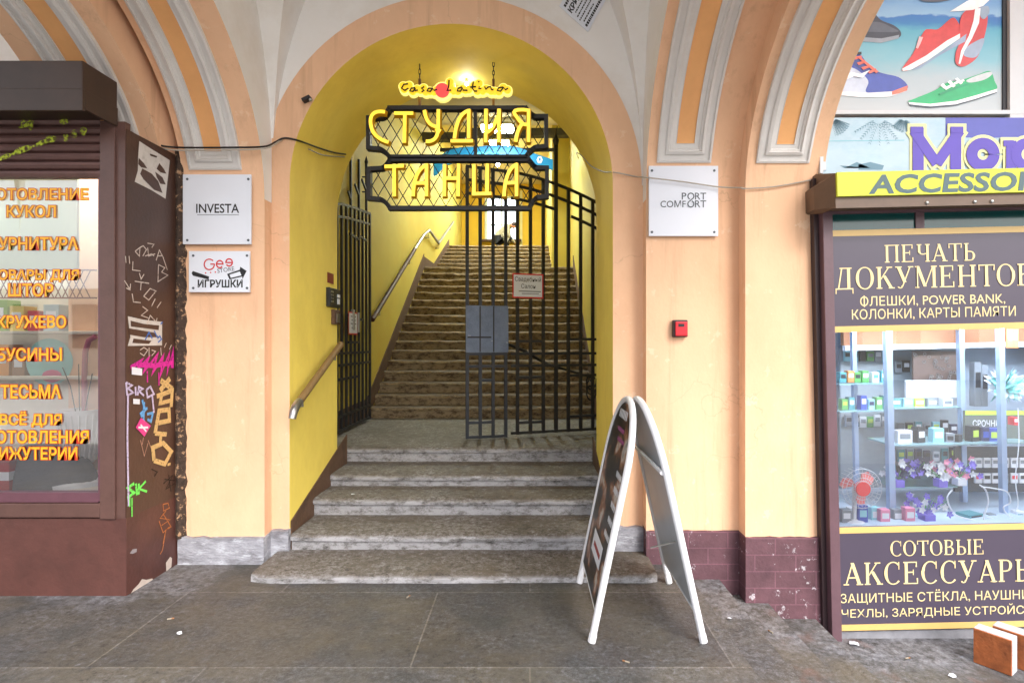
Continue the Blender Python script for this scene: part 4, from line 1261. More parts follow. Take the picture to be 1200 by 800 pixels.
# scraps of litter
def scrap(label, p, r, m, seed):
    rr = random.Random(seed)
    pts = [p + Vector((math.cos(a_) * r * (.6 + .6 * rr.random()), math.sin(a_) * r * (.6 + .6 * rr.random()), .004 + .012 * rr.random())) for a_ in [2 * math.pi * i / 7 for i in range(7)]]
    mb = MB()
    c = p + Vector((0, 0, .016))
    for i in range(7): mb.add([pts[i], pts[(i + 1) % 7], c], [(0, 1, 2)])
    tag(build('paper_scrap', mb, m), label, 'litter')
scrap('white crumpled scrap of paper on the pavement at the foot of the right shop frame', Vector((1.99, 3.46, -.4)), .035, PLATE, 1)
scrap('tiny white scrap lying on the dark paving in front of the steps on the left', P(210, 743, 2.80), .012, PLATE, 2)
scrap('tiny white scrap on the side steps beside the board', P(870, 725, 3.1).xyz * 1 + Vector((0, 0, 0)) if False else Vector((1.12, 3.16, -.1)), .014, PLATE, 3)
scrap('small white scrap lying below the shop board left of the orange blocks', Vector((2.34, 3.12, -.4)), .02, PLATE, 5)
scrap('tiny white scrap on the third step of the entrance', Vector((-1.35, 4.3, .288)), .016, PLATE, 6)

BUTT = mat('cigarette_paper', L(150, 140, 124), .8)
for i, (x, y, z, a_, lab) in enumerate(((-1.9, 2.95, 0, .4, 'cigarette butt on the paving near the corner of the brown shop'), (-.7, 3.2, 0, 1.2, 'cigarette butt on the paving below the middle of the first step'), (1.38, 3.2, -.2, 2.0, 'cigarette butt on the side steps right of the pavement sign'), (2.2, 3.3, -.4, .2, 'cigarette butt beside the white scrap under the right shop board'), (.45, 2.55, 0, 2.6, 'cigarette butt on the paving just behind the near feet of the sign'))):
    d_ = Vector((math.cos(a_), math.sin(a_), 0))
    p_ = Vector((x, y, z + .006))
    o = tag(build('cigarette_butt', MB().tube([p_, p_ + d_ * .02], .004, 7), BUTT), lab, 'litter')
    build('filter', MB().tube([p_ + d_ * .02, p_ + d_ * .032], .0041, 7), mat('filter_orange', L(136, 96, 66), .8), o)
# ------------------------------------------------------------------ crouching person at the top of the stairs
def person():
    base = P(590, 284, 14.9); x0, y0, z0 = base.x - .03, 14.9, TOPZ
    joints = {'pelvis': ((-.13, 0, .30), .15), 'belly': ((-.07, 0, .46), .15), 'chest': ((.10, 0, .64), .165), 'neck': ((.23, 0, .70), .06), 'head0': ((.30, 0, .70), .085), 'head1': ((.36, 0, .66), .085),
              'shl': ((.14, .17, .63), .07), 'ell': ((.19, .2, .40), .05), 'wrl': ((.33, .1, .26), .035), 'hal': ((.38, .08, .22), .035),
              'shr': ((.14, -.17, .63), .07), 'elr': ((.17, -.2, .40), .05), 'wrr': ((.31, -.12, .24), .035), 'har': ((.36, -.1, .20), .035),
              'hil': ((-.12, .1, .28), .12), 'knl': ((.22, .14, .42), .085), 'anl': ((.06, .13, .10), .05), 'tol': ((.20, .14, .04), .045),
              'hir': ((-.12, -.1, .28), .12), 'knr': ((.22, -.14, .40), .085), 'anr': ((.06, -.13, .10), .05), 'tor': ((.20, -.14, .04), .045)}
    ed = [('pelvis', 'belly'), ('belly', 'chest'), ('chest', 'neck'), ('neck', 'head0'), ('head0', 'head1'), ('chest', 'shl'), ('shl', 'ell'), ('ell', 'wrl'), ('wrl', 'hal'), ('chest', 'shr'), ('shr', 'elr'), ('elr', 'wrr'), ('wrr', 'har'), ('pelvis', 'hil'), ('hil', 'knl'), ('knl', 'anl'), ('anl', 'tol'), ('pelvis', 'hir'), ('hir', 'knr'), ('knr', 'anr'), ('anr', 'tor')]
    ks = list(joints)
    me = bpy.data.meshes.new('body')
    me.from_pydata([joints[k][0] for k in ks], [(ks.index(a), ks.index(b)) for a, b in ed], [])
    o = bpy.data.objects.new('body', me); COL.objects.link(o)
    md = o.modifiers.new('skin', 'SKIN'); md.use_smooth_shade = True
    for i, k in enumerate(ks):
        me.skin_vertices[0].data[i].radius = (joints[k][1],) * 2
    me.skin_vertices[0].data[0].use_root = True
    o.modifiers.new('sub', 'SUBSURF').levels = 2
    bpy.context.view_layer.update()
    m2 = bpy.data.meshes.new_from_object(o.evaluated_get(bpy.context.evaluated_depsgraph_get()))
    bpy.data.objects.remove(o)
    m2.name = 'person'
    cols = [mat('shirt_beige', L(158, 150, 128), .9), mat('trousers_black', L(24, 24, 28), .9), mat('skin_tone', L(188, 124, 98), .6), mat('hair_dark', L(60, 44, 36), .8)]
    for c in cols[:3]: m2.materials.append(c)
    J = {k: Vector(v[0]) for k, v in joints.items()}
    reg = {'head0': 2, 'head1': 2, 'neck': 2, 'hal': 2, 'har': 2, 'wrl': 0, 'wrr': 0}
    for p in m2.polygons:
        k = min(ks, key=lambda q: (J[q] - p.center).length - joints[q][1] * .5)
        mi = reg.get(k, 1 if k[:2] in ('hi', 'kn', 'an', 'to') or k == 'pelvis' else 0)
        p.material_index = mi
        p.use_smooth = True
    r_ = bpy.data.objects.new('person', m2); COL.objects.link(r_)
    r_.location = (x0, y0, z0)
    tag(r_, 'person in a light top and dark trousers crouching at the top of the stairs', 'person')
    hair = MB().ball(Vector((x0 + .31, y0, z0 + .715)), .092, 0, 2, (1, 1, .8))
    build('hair', hair, cols[3], r_, smooth=True)
    return r_
person()

# ------------------------------------------------------------------ brown shop on the left
KY, KX = 3.234, -2.318
KL = -4.3
ls = thing('shop_kiosk', 'dark brown graffitied corner shop with a roller shutter and orange window lettering', 'shop', (-3.2, 3.4, 0))
kz = lambda y: P(0, y, KY).z
kx = lambda x: P(x, 0, KY).x
mb = MB()
mb.box(KL, KX, KY, 3.80, -.02, kz(607))                        # base
build('base', mb, BROWN3, ls)
mb = MB()
mb.prism([(KX, KY + .002, kz(607)), (KX, 3.80, kz(607)), (KX, 3.80, 2.68), (KX, KY + .002, 2.68)], (-.05, 0, 0))
build('side_wall', mb, BROWN, ls)
mb = MB()
gx0, gx1, gz0, gz1 = KL, kx(115), kz(577), kz(210)
mb.box(kx(137), KX - .004, KY - .003, KY + .04, kz(607) + .001, 2.72)
mb.box(gx1 + .022, kx(137), KY - .018, KY + .05, kz(607), 2.72, 0, .004)
mb.box(KL, gx1 + .022, KY - .018, KY + .05, kz(605), kz(589), 0, .004)
build('window_frame', mb, BROWN2, ls)
build('inner_frame', MB().box(gx1, gx1 + .0225, KY + .0, KY + .06, gz0 - .05, gz1 + .05).box(KL, gx1, KY + .0, KY + .055, gz0 - .055, gz0), mat('plum_frame', L(96, 62, 72), .4, .1, 20), ls)
sh = MB()
zt, zb_ = 2.80, kz(209)
ns = 8
for k in range(ns):
    a, b = zb_ + (zt - zb_) * k / ns, zb_ + (zt - zb_) * (k + 1) / ns
    pr = [(0.02, a), (-.002, a + (b - a) * .15), (-.014, a + (b - a) * .45), (-.010, a + (b - a) * .75), (.012, b - .004), (.02, b)]
    for (d0_, z0), (d1_, z1) in zip(pr, pr[1:]):
        sh.quad((KL, KY + d0_, z0), (gx1 + .022, KY + d0_, z0), (gx1 + .022, KY + d1_, z1), (KL, KY + d1_, z1))
build('roller_shutter', sh, mat('shutter_brown', L(104, 76, 72), .4, .1, 14, L(70, 50, 48), .4, 10), ls)
# spray marks on the shutter
mb = MB()
K = lambda x, y, d=.0: P(x, y, KY - .017 - d)
for (x, y, rx, ry) in ((31, 146, 9, 3), (27, 144, 3, 5), (36, 146, 3, 7), (75, 142, 5, 4), (77, 161, 3, 5), (87, 157, 3.5, 5), (98, 154, 4, 5), (60, 163, 6, 4), (50, 167, 12, 3), (25, 176, 12, 4), (5, 184, 9, 3)):
    mb.add([K(x + rx * (1 + .15 * math.sin(3 * a_ + x)) * math.cos(a_), y + ry * math.sin(a_) - (0.35 * rx * math.cos(a_) if rx > 8 else 0), .0001 * x) for a_ in [2 * math.pi * i / 18 for i in range(18)]], [tuple(range(18))])
def spray_mat():
    m = bpy.data.materials.new('lime_spray'); m.use_nodes = True
    nt = m.node_tree; b = nt.nodes['Principled BSDF']; b.inputs['Base Color'].default_value = L(176, 190, 52); b.inputs['Roughness'].default_value = .8
    n_ = nt.nodes.new('ShaderNodeTexNoise'); n_.inputs['Scale'].default_value = 60; n_.inputs['Detail'].default_value = 8
    g_ = nt.nodes.new('ShaderNodeNewGeometry'); nt.links.new(g_.outputs['Position'], n_.inputs['Vector'])
    r_ = nt.nodes.new('ShaderNodeMapRange'); r_.inputs[1].default_value = .36; r_.inputs[2].default_value = .60; nt.links.new(n_.outputs['Fac'], r_.inputs[0]); nt.links.new(r_.outputs[0], b.inputs['Alpha'])
    return m
build('graffiti', mb, spray_mat(), ls)
# box of the shutter above
BY = 2.98
bx1 = P(97, 0, BY).x
mb = MB()
mb.box(KL, bx1, BY, KY - .004, 2.725, P(0, 71, BY).z, 0, .006)
mb.box(KL, bx1 + .004, BY - .006, BY + .012, P(0, 130, BY).z, P(0, 104, BY).z, 0, .004)
mb.box(bx1 - .012, bx1 + .004, BY + .0125, KY - .004, 2.69, P(0, 104, BY).z, 0, .004)
build('shutter_box', mb, mat('dark_brown_box', L(62, 46, 38), .45, .14, 5, L(44, 32, 27), .5, 3), ls)
# window lettering: yellow over red
VYEL = mat('yellow_vinyl', L(240, 172, 32), .4, emit=None)
VRED = mat('red_vinyl', L(186, 46, 22), .4)
gl_y = KY + .022
lines = [("ИЗГОТОВЛЕНИЕ", -38, 103, 221, 234), ("КУКОЛ", 8, 65, 241, 254.5), ("ФУРНИТУРА", -14, 91, 278, 292.5), ("ТОВАРЫ ДЛЯ", -12, 92, 316, 330), ("ШТОР", 10, 62, 332.5, 347), ("КРУЖЕВО", -3, 77, 370, 384), ("БУСИНЫ", -3, 72, 408, 422.5), ("ТЕСЬМА", 1, 71, 451, 466.5), ("ВСЁ ДЛЯ", 0, 72, 482, 500), ("ИЗГОТОВЛЕНИЯ", -38, 103.5, 504.5, 519), ("БИЖУТЕРИИ", -11, 90, 524, 538)]
gp = MB().quad((gx0, gl_y + .004, gz0), (gx1, gl_y + .004, gz0), (gx1, gl_y + .004, gz1), (gx0, gl_y + .004, gz1))
gpo = build('window_glass', gp, glass('shop_glass', .32), ls)
for (s_, a, b, y0, y1) in lines:
    yl = build('lettering', text_fit(s_, sheet(gl_y - .004), a, b, y0, y1, .022), VYEL, gpo)
    build('outline', text_fit(s_, sheet(gl_y - .001), a, b, y0, y1, .062), VRED, gpo)
# interior room
IW = mat('shop_interior_white', L(214, 208, 196), .8, .05, 3)
mb = MB()
Yb = 3.78
mb.quad((KL, Yb, 0), (KX - .05, Yb, 0), (KX - .05, Yb, 2.68), (KL, Yb, 2.68))
mb.quad((KL, KY + .06, gz0 - .012), (KX - .05, KY + .06, gz0 - .012), (KX - .05, Yb, gz0 - .012), (KL, Yb, gz0 - .012))
mb.quad((KL, KY + .05, 2.62), (KX - .05, KY + .05, 2.62), (KX - .05, Yb, 2.62), (KL, Yb, 2.62))
mb.quad((KL, KY, 0), (KL, Yb, 0), (KL, Yb, 2.68), (KL, KY, 2.68))
build('interior', mb, IW, ls)
lamp = build('added_window_light', MB().box(KL + .1, gx1 - .1, KY + .12, KY + .2, 2.56, 2.6), emis('shop_light_strip', (1, .97, .94, 1), 11), ls)  # added strip that brightens the window; no lamp known there
# window dressing
Yv = KY + .12
o = tag(build('valance', MB().box(KL, P(90, 0, Yv).x, Yv, Yv + .02, P(0, 318, Yv).z, P(0, 205, Yv).z), mat('mint_panel', L(196, 208, 176), .8, .04, 4)), 'pale mint panel hanging in the top of the left shop window', 'panel')
mb = MB()
rr = random.Random(9)
tl, br_ = P(58, 316, Yv - .03), P(114, 350, Yv - .03)
x = KL
w_ = br_.x - tl.x
zt, zb2 = tl.z, br_.z
mb.box(KL, br_.x, Yv - .045, Yv - .03, zt - .008, zt).box(KL, br_.x, Yv - .045, Yv - .03, zb2, zb2 + .008)
h = zt - zb2
xx = KL
while xx < br_.x - h * .5:
    mb.tube([(xx, Yv - .037, zt), (xx + h * .5, Yv - .037, zb2)], .003, 5)
    mb.tube([(xx, Yv - .034, zb2), (xx + h * .5, Yv - .034, zt)], .003, 5)
    xx += h * .25
tag(build('lattice_trim', mb, mat('dark_red_trim', L(120, 36, 44), .5)), 'dark red diamond lattice trim strip across the left shop window', 'trim')
def good(kind, label, cat, mb, mats, parts=(), smooth=False, group=None):
    o = build(kind, mb, mats, smooth=smooth)
    tag(o, label, cat, group)
    for nm_, m_, mt_ in parts: build(nm_, m_, mt_, o)
    return o
c = P(94, 578, KY + .27); c.z = gz0 - .012
prof = [(0, 0), (.17, .0), (.17, .02), (.10, .06), (.05, .09), (.045, .11), (.07, .13), (.085, .2), (.10, .33), (.118, .44), (.12, .46), (.105, .45), (.08, .3), (0, .2)]
good('urn', 'tall white fluted urn standing in the left shop window', 'vase', MB().lathe(prof, c, 28), mat('white_urn', L(214, 216, 222), .35), [('flutes', (lambda m_: [m_.tube([c + Vector((math.cos(a_) * (.074 + .0), math.sin(a_) * .074, .14)), c + Vector((math.cos(a_) * .088, math.sin(a_) * .088, .2)), c + Vector((math.cos(a_) * .119, math.sin(a_) * .119, .43))], .006, 5) for a_ in [2 * math.pi * i / 20 for i in range(20)]] and m_)(MB()), mat('white_urn', L(214, 216, 222), .35))], smooth=True)
good('dried_stems', 'thin dark stems standing in the white urn', 'stems', MB().tube([c + Vector((0, 0, .3)), c + Vector((-.06, 0, .6)), c + Vector((-.11, 0, .72))], .003, 5).tube([c + Vector((0, 0, .3)), c + Vector((-.01, 0, .74))], .003, 5).tube([c + Vector((0, 0, .3)), c + Vector((.06, .02, .68))], .003, 5), RUB)
c2 = P(30, 577, KY + .2); c2.z = gz0 - .012
mb = MB()
bm = bmesh.new(); bmesh.ops.create_uvsphere(bm, u_segments=24, v_segments=12, radius=1)
for v in bm.verts:
    q = v.co.copy(); v.co = Vector((q.x * .30, q.y * .13, max(q.z, 0) * (.26 + .05 * noise.noise(q * 3)))) + c2 + Vector((.12, .02, 0))
good('cloth_heap', 'dark grey heap of cloth lying beside the white urn', 'cloth', MB().bm(bm), mat('dark_grey_cloth', L(86, 86, 92), .9, .1, 10, bump=.3, bscale=30), smooth=True)
c3 = P(8, 560, KY + .12)
good('gift_box', 'red and white box at the bottom left of the left shop window', 'box', MB().box(c3.x - .25, c3.x + .05, KY + .08, KY + .2, gz0 - .012, gz0 + .16, 0, .004), mat('red_box', L(170, 24, 36), .5), [('white_band', MB().box(c3.x - .251, c3.x + .0515, KY + .078, KY + .16, gz0 + .05, gz0 + .1), PLATE), ('lid', MB().box(c3.x - .26, c3.x + .06, KY + .075, KY + .205, gz0 + .161, gz0 + .19, 0, .004), RED)])
pp = [P(x, y, KY + .3) for x, y in ((99, 500), (99, 440), (100, 412), (104, 399), (112, 394))]
good('curved_tube', 'curved dusty pink metal tube behind the orange lettering', 'tube', MB().tube(pp, .016, 10), mat('pink_tube', L(176, 84, 104), .4), smooth=True)
c4 = P(58, 424, KY + .36)
good('round_plate', 'round turquoise and pink plate standing on the shelf of the left shop', 'plate', MB().add([c4 + Vector((.15 * math.cos(a_), 0, .15 * math.sin(a_))) for a_ in [2 * math.pi * i / 28 for i in range(28)]], [tuple(range(28))]), mat('turquoise_plate', L(150, 206, 204), .4), [('pink_flower', MB().ball(c4 + Vector((.02, -.006, -.09)), .06, 0, 2, (1.1, .1, .7)).ball(c4 + Vector((.0, -.006, .05)), .06, 0, 2, (1, .08, .6)), mat('pink_flower', L(214, 90, 140), .6))])
for i, (y, lab) in enumerate(((440, 'lower'), (388, 'upper'))):
    z = P(0, y, KY + .36).z
    tag(build('window_shelf', MB().box(KL + .01, KX - .06, KY + .30, KY + .52, z - .02, z, 0, .003), IW), 'white shelf across the inside of the left shop window, the %s one' % lab, 'shelf')
pc = [(L(220, 150, 70), 'orange'), (L(120, 160, 70), 'green'), (L(190, 60, 70), 'red'), (L(150, 110, 80), 'brown'), (L(220, 200, 120), 'yellow'), (L(170, 190, 200), 'pale blue')]
for i, (px, w, h, k, yb_) in enumerate(((8, .10, .20, 0, 440), (28, .08, .14, 3, 440), (46, .08, .13, 2, 388), (66, .10, .17, 5, 388), (4, .12, .2, 1, 388), (26, .09, .16, 4, 388))):
    c = P(px, yb_, KY + .4)
    good('trinket_box', '%s cardboard box on the %s shelf of the left shop window' % (pc[k][1], 'lower' if yb_ == 440 else 'upper'), 'box', MB().box(c.x - w / 2, c.x + w / 2, c.y - .04, c.y + .06, c.z + .001, c.z + h, 0, .003), mat('card_' + pc[k][1].replace(' ', '_'), pc[k][0], .6), [('label', MB().box(c.x - w * .32, c.x + w * .32, c.y - .042, c.y - .0395, c.z + h * .4, c.z + h * .75), PLATE)])

# graffiti and torn posters on the side wall
def S(x, y, d=.0015):
    Y = KX * F / (x - VX)
    return Vector((KX + d, Y, EYE + (VY - y) * Y / F))
NX = Vector((1, 0, 0))
def Sz(ox, oy, sc):
    return lambda x, y: S(ox + x / sc, oy + y / sc)
def tagging(label, col, strokes, w, fn, rough=.6):
    m = mat('paint_' + label.split()[0] + '_' + label.split()[1], col, rough, .12, 40)
    if not m.get('spray'):
        m['spray'] = True
        nt = m.node_tree; b_ = nt.nodes['Principled BSDF']
        g_ = nt.nodes.new('ShaderNodeNewGeometry'); n_ = nt.nodes.new('ShaderNodeTexNoise'); n_.inputs['Scale'].default_value = 70; n_.inputs['Detail'].default_value = 6
        nt.links.new(g_.outputs['Position'], n_.inputs['Vector'])
        r_ = nt.nodes.new('ShaderNodeMapRange'); r_.inputs[1].default_value = .32; r_.inputs[2].default_value = .44; r_.inputs[3].default_value = .45
        nt.links.new(n_.outputs['Fac'], r_.inputs[0]); nt.links.new(r_.outputs[0], b_.inputs['Alpha'])
    mb = MB()
    for i, s_ in enumerate(strokes):
        ww = w
        if isinstance(s_, tuple): s_, ww = s_
        mb.ribbon([fn(*p) + NX * .0002 * i for p in s_], ww, NX, .0006)
    build('graffiti', mb, m, ls, label=label)
q1 = Sz(140, 150, 4.0)
WP = mat('torn_paper', L(206, 200, 194), .8, .06, 10, L(150, 140, 132), .5, 20)
pw = build('torn_poster', MB().poly([q1(x, y) for x, y in ((92, 62), (150, 100), (235, 152), (228, 215), (222, 265), (215, 332), (150, 292), (70, 252), (85, 200), (86, 140))]), WP, ls)
holes = [[(88, 140), (112, 165), (128, 190), (100, 185), (86, 170)], [(105, 190), (150, 215), (180, 250), (200, 305), (160, 290), (110, 240), (95, 215)], [(165, 205), (200, 232), (215, 265), (190, 262), (172, 230)], [(185, 165), (208, 195), (218, 215), (190, 208), (172, 192)], [(140, 120), (175, 132), (172, 140), (142, 130)]]
mb = MB()
for h in holes: mb.poly([q1(x, y) + NX * .0012 for x, y in h])
build('torn_patch', mb, BROWN, pw)
W_ = L(196, 182, 172)
tagging('thin white scrawled letters', W_, [[(72, 578), (95, 560), (92, 600), (72, 578)], [(95, 560), (110, 552), (125, 570), (108, 600)], [(130, 540), (160, 545), (150, 560)], [(118, 600), (150, 590), (160, 600)], [(130, 560), (135, 600), (165, 590)], [(170, 620), (185, 572), (205, 610)], [(175, 600), (200, 598)], [(200, 600), (222, 665)], [(180, 640), (178, 720), (225, 690), (195, 675), (210, 655), (180, 640)], [(25, 600), (28, 632)], [(42, 600), (45, 636)], [(60, 625), (58, 665), (95, 670)], [(90, 680), (98, 708), (112, 685)], [(20, 715), (45, 755)], [(48, 730), (46, 758), (28, 750)], [(68, 718), (135, 728)], [(98, 722), (95, 760)]], .006, q1)
q2 = Sz(0, 200, 3.333)
tagging('thin white scrawled lines', W_, [[(515, 480), (520, 512), (548, 515)], [(560, 490), (585, 460), (608, 470), (580, 505), (560, 490)], [(590, 530), (605, 500)], [(612, 535), (628, 512)], [(555, 530), (575, 545), (550, 565), (578, 575)], [(572, 600), (585, 565), (608, 590), (612, 575)], [(640, 690), (648, 672)], [(660, 698), (668, 680)], [(545, 700), (560, 690), (575, 700), (560, 722), (545, 712)], [(580, 690), (580, 725)], [(590, 700), (605, 705), (590, 722)], [(625, 690), (628, 722)]], .006, q2)
mb = MB()
pw2 = build('torn_poster', MB().poly([q2(x, y) for x, y in ((498, 568), (560, 582), (632, 590), (632, 682), (498, 684), (508, 650))]), WP, ls)
mb = MB()
for h in ([(508, 585), (560, 598), (620, 604), (618, 622), (510, 608)], [(502, 615), (600, 632), (620, 650), (560, 650), (505, 640)], [(520, 655), (590, 664), (580, 676), (515, 672)]): mb.poly([q2(x, y) + NX * .0012 for x, y in h])
build('torn_patch', mb, BROWN, pw2)
tagging('blue pen scribble', L(60, 110, 190), [[(565, 660), (580, 630), (592, 655)], [(600, 625), (612, 650)], [(625, 600), (632, 590)], [(612, 655), (622, 645), (628, 658), (615, 670)]], .008, lambda x, y: q2(x, y) + NX * .002)
q3 = Sz(140, 350, 2.96)
tagging('bright magenta sprayed scribble', L(206, 30, 150), [([(38, 240), (75, 215), (60, 245), (100, 205), (85, 250), (130, 195), (115, 255), (150, 200), (142, 262), (172, 190), (165, 255), (185, 180), (182, 240)], .030), ([(60, 228), (120, 232), (180, 222)], .03), [(95, 250), (96, 290)], [(135, 255), (136, 300)]], .010, q3)
build('sticker', MB().poly([q3(x, y) + NX * .003 for x, y in ((40, 236), (76, 242), (76, 266), (40, 262))]), PLATE, ls)
build('sticker', MB().poly([q3(x, y) + NX * .003 for x, y in ((45, 346), (68, 348), (68, 366), (45, 364))]), PLATE, ls)
build('sticker', MB().poly([q3(x, y) + NX * .003 for x, y in ((72, 412), (106, 440), (84, 478), (54, 446))]), mat('pink_sticker', L(220, 60, 140), .5), ls)
build('sticker_print', MB().ribbon([q3(62, 446) + NX * .004, q3(96, 446) + NX * .004], .012, NX, .0006).ribbon([q3(70, 436) + NX * .004, q3(90, 460) + NX * .004], .01, NX, .0004), PLATE, ls)
tagging('pale yellow lettering', L(206, 172, 112), [([(142, 283), (182, 312)], .034), ([(174, 276), (140, 318)], .034), ([(128, 338), (182, 318), (178, 375)], .03), ([(146, 328), (140, 362), (178, 352)], .026), ([(122, 466), (136, 388), (170, 384), (172, 422), (134, 430)], .03), ([(122, 466), (162, 470)], .028), ([(142, 470), (140, 500)], .026), ([(118, 560), (114, 516), (150, 500), (178, 530), (156, 572), (118, 560)], .03), ([(165, 575), (175, 572)], .016)], .03, q3)
tagging('pale lilac lettering', L(196, 184, 214), [[(22, 290), (26, 335)], [(22, 290), (42, 300), (28, 310), (46, 325), (28, 334)], [(54, 305), (56, 335)], [(62, 335), (66, 305), (80, 312), (66, 320), (84, 336)], [(92, 315), (106, 305), (118, 330), (96, 342), (92, 315)], [(28, 335), (26, 480), (30, 718)], [(112, 335), (118, 395)]], .013, q3)
tagging('light blue doodle', L(96, 160, 216), [[(78, 350), (88, 385), (74, 410)], [(95, 400), (115, 395), (108, 425), (96, 418)], [(70, 400), (96, 378)], [(84, 358), (82, 420), (90, 440)]], .016, q3)
tagging('lime green tag', L(110, 224, 90), [([(50, 640), (28, 655), (50, 672), (26, 690)], .018), ([(56, 640), (60, 680)], .016), ([(66, 640), (66, 678)], .014), ([(90, 632), (66, 658), (94, 668)], .014), [(42, 690), (42, 755)], [(34, 690), (34, 720)]], .009, q3)
tagging('orange scratched doodle', L(170, 104, 58), [[(150, 712), (168, 708), (172, 725), (152, 735), (150, 712)], [(160, 735), (140, 760), (175, 765), (145, 785)], [(150, 745), (178, 790), (160, 800), (150, 850)], [(136, 770), (150, 810), (172, 790)], [(160, 800), (148, 870), (140, 885)]], .006, q3)
tagging('dark scribble', L(24, 16, 14), [[(152, 640), (185, 610), (160, 660), (190, 640)], [(170, 610), (178, 668)], [(155, 625), (190, 630)], [(110, 590), (130, 600), (120, 615)]], .006, q3)
tagging('thin beige scratch', L(170, 130, 110), [[(72, 490), (85, 545), (98, 500)], [(98, 490), (110, 520)], [(82, 480), (78, 505)]], .005, q3)
q4 = Sz(130, 590, 5)
def chip(pts, fn, m): return build('paint_chip', MB().poly([fn(x, y) + NX * .0008 for x, y in pts]), m, ls)
CH = mat('pale_chip', L(196, 182, 172), .9, .1, 20)
chip([(98, 550), (130, 500), (160, 470), (180, 440), (205, 445), (240, 436), (250, 452), (200, 482), (160, 500), (135, 520)], q4, CH)
chip([(320, 345), (345, 310), (356, 318), (352, 370), (335, 385), (322, 395)], q4, CH)
chip([(108, 290), (125, 266), (150, 262), (148, 282), (125, 292)], q4, mat('grey_chip', L(150, 142, 146), .9))
# dirty gap of bare masonry between the shop and the pilaster
mb = MB()
rows = []
for k in range(90):
    z = .17 + k * .0285
    w0 = .012 * noise.noise(Vector((1, z * 14, 0))) + .008 * noise.noise(Vector((1, z * 45, 2)))
    rows.append([(-2.322, 3.735, z), (-2.322, Y1 - .035 + w0, z), (-2.300 + w0 * .5, Y1 - .045 + .01 * noise.noise(Vector((4, z * 30, 0))), z), (-2.272 + w0 * 1.2, Y1 - .012 + .008 * noise.noise(Vector((7, z * 40, 0))), z), (-2.266 + w0, 3.735, z)])
v = [p for r_ in rows for p in r_]
mb.add(v, [(i * 5 + j, i * 5 + j + 1, (i + 1) * 5 + j + 1, (i + 1) * 5 + j) for i in range(89) for j in range(4)])
tag(build('mortar_joint', mb, mat('dirty_mortar', L(64, 50, 42), .95, .4, 30, bump=.8, bscale=60, fleck=L(176, 140, 108), fleck_pos=.56, fleck_scale=26)), 'ragged dirty mortar joint between the brown shop and the left pilaster', 'mortar')

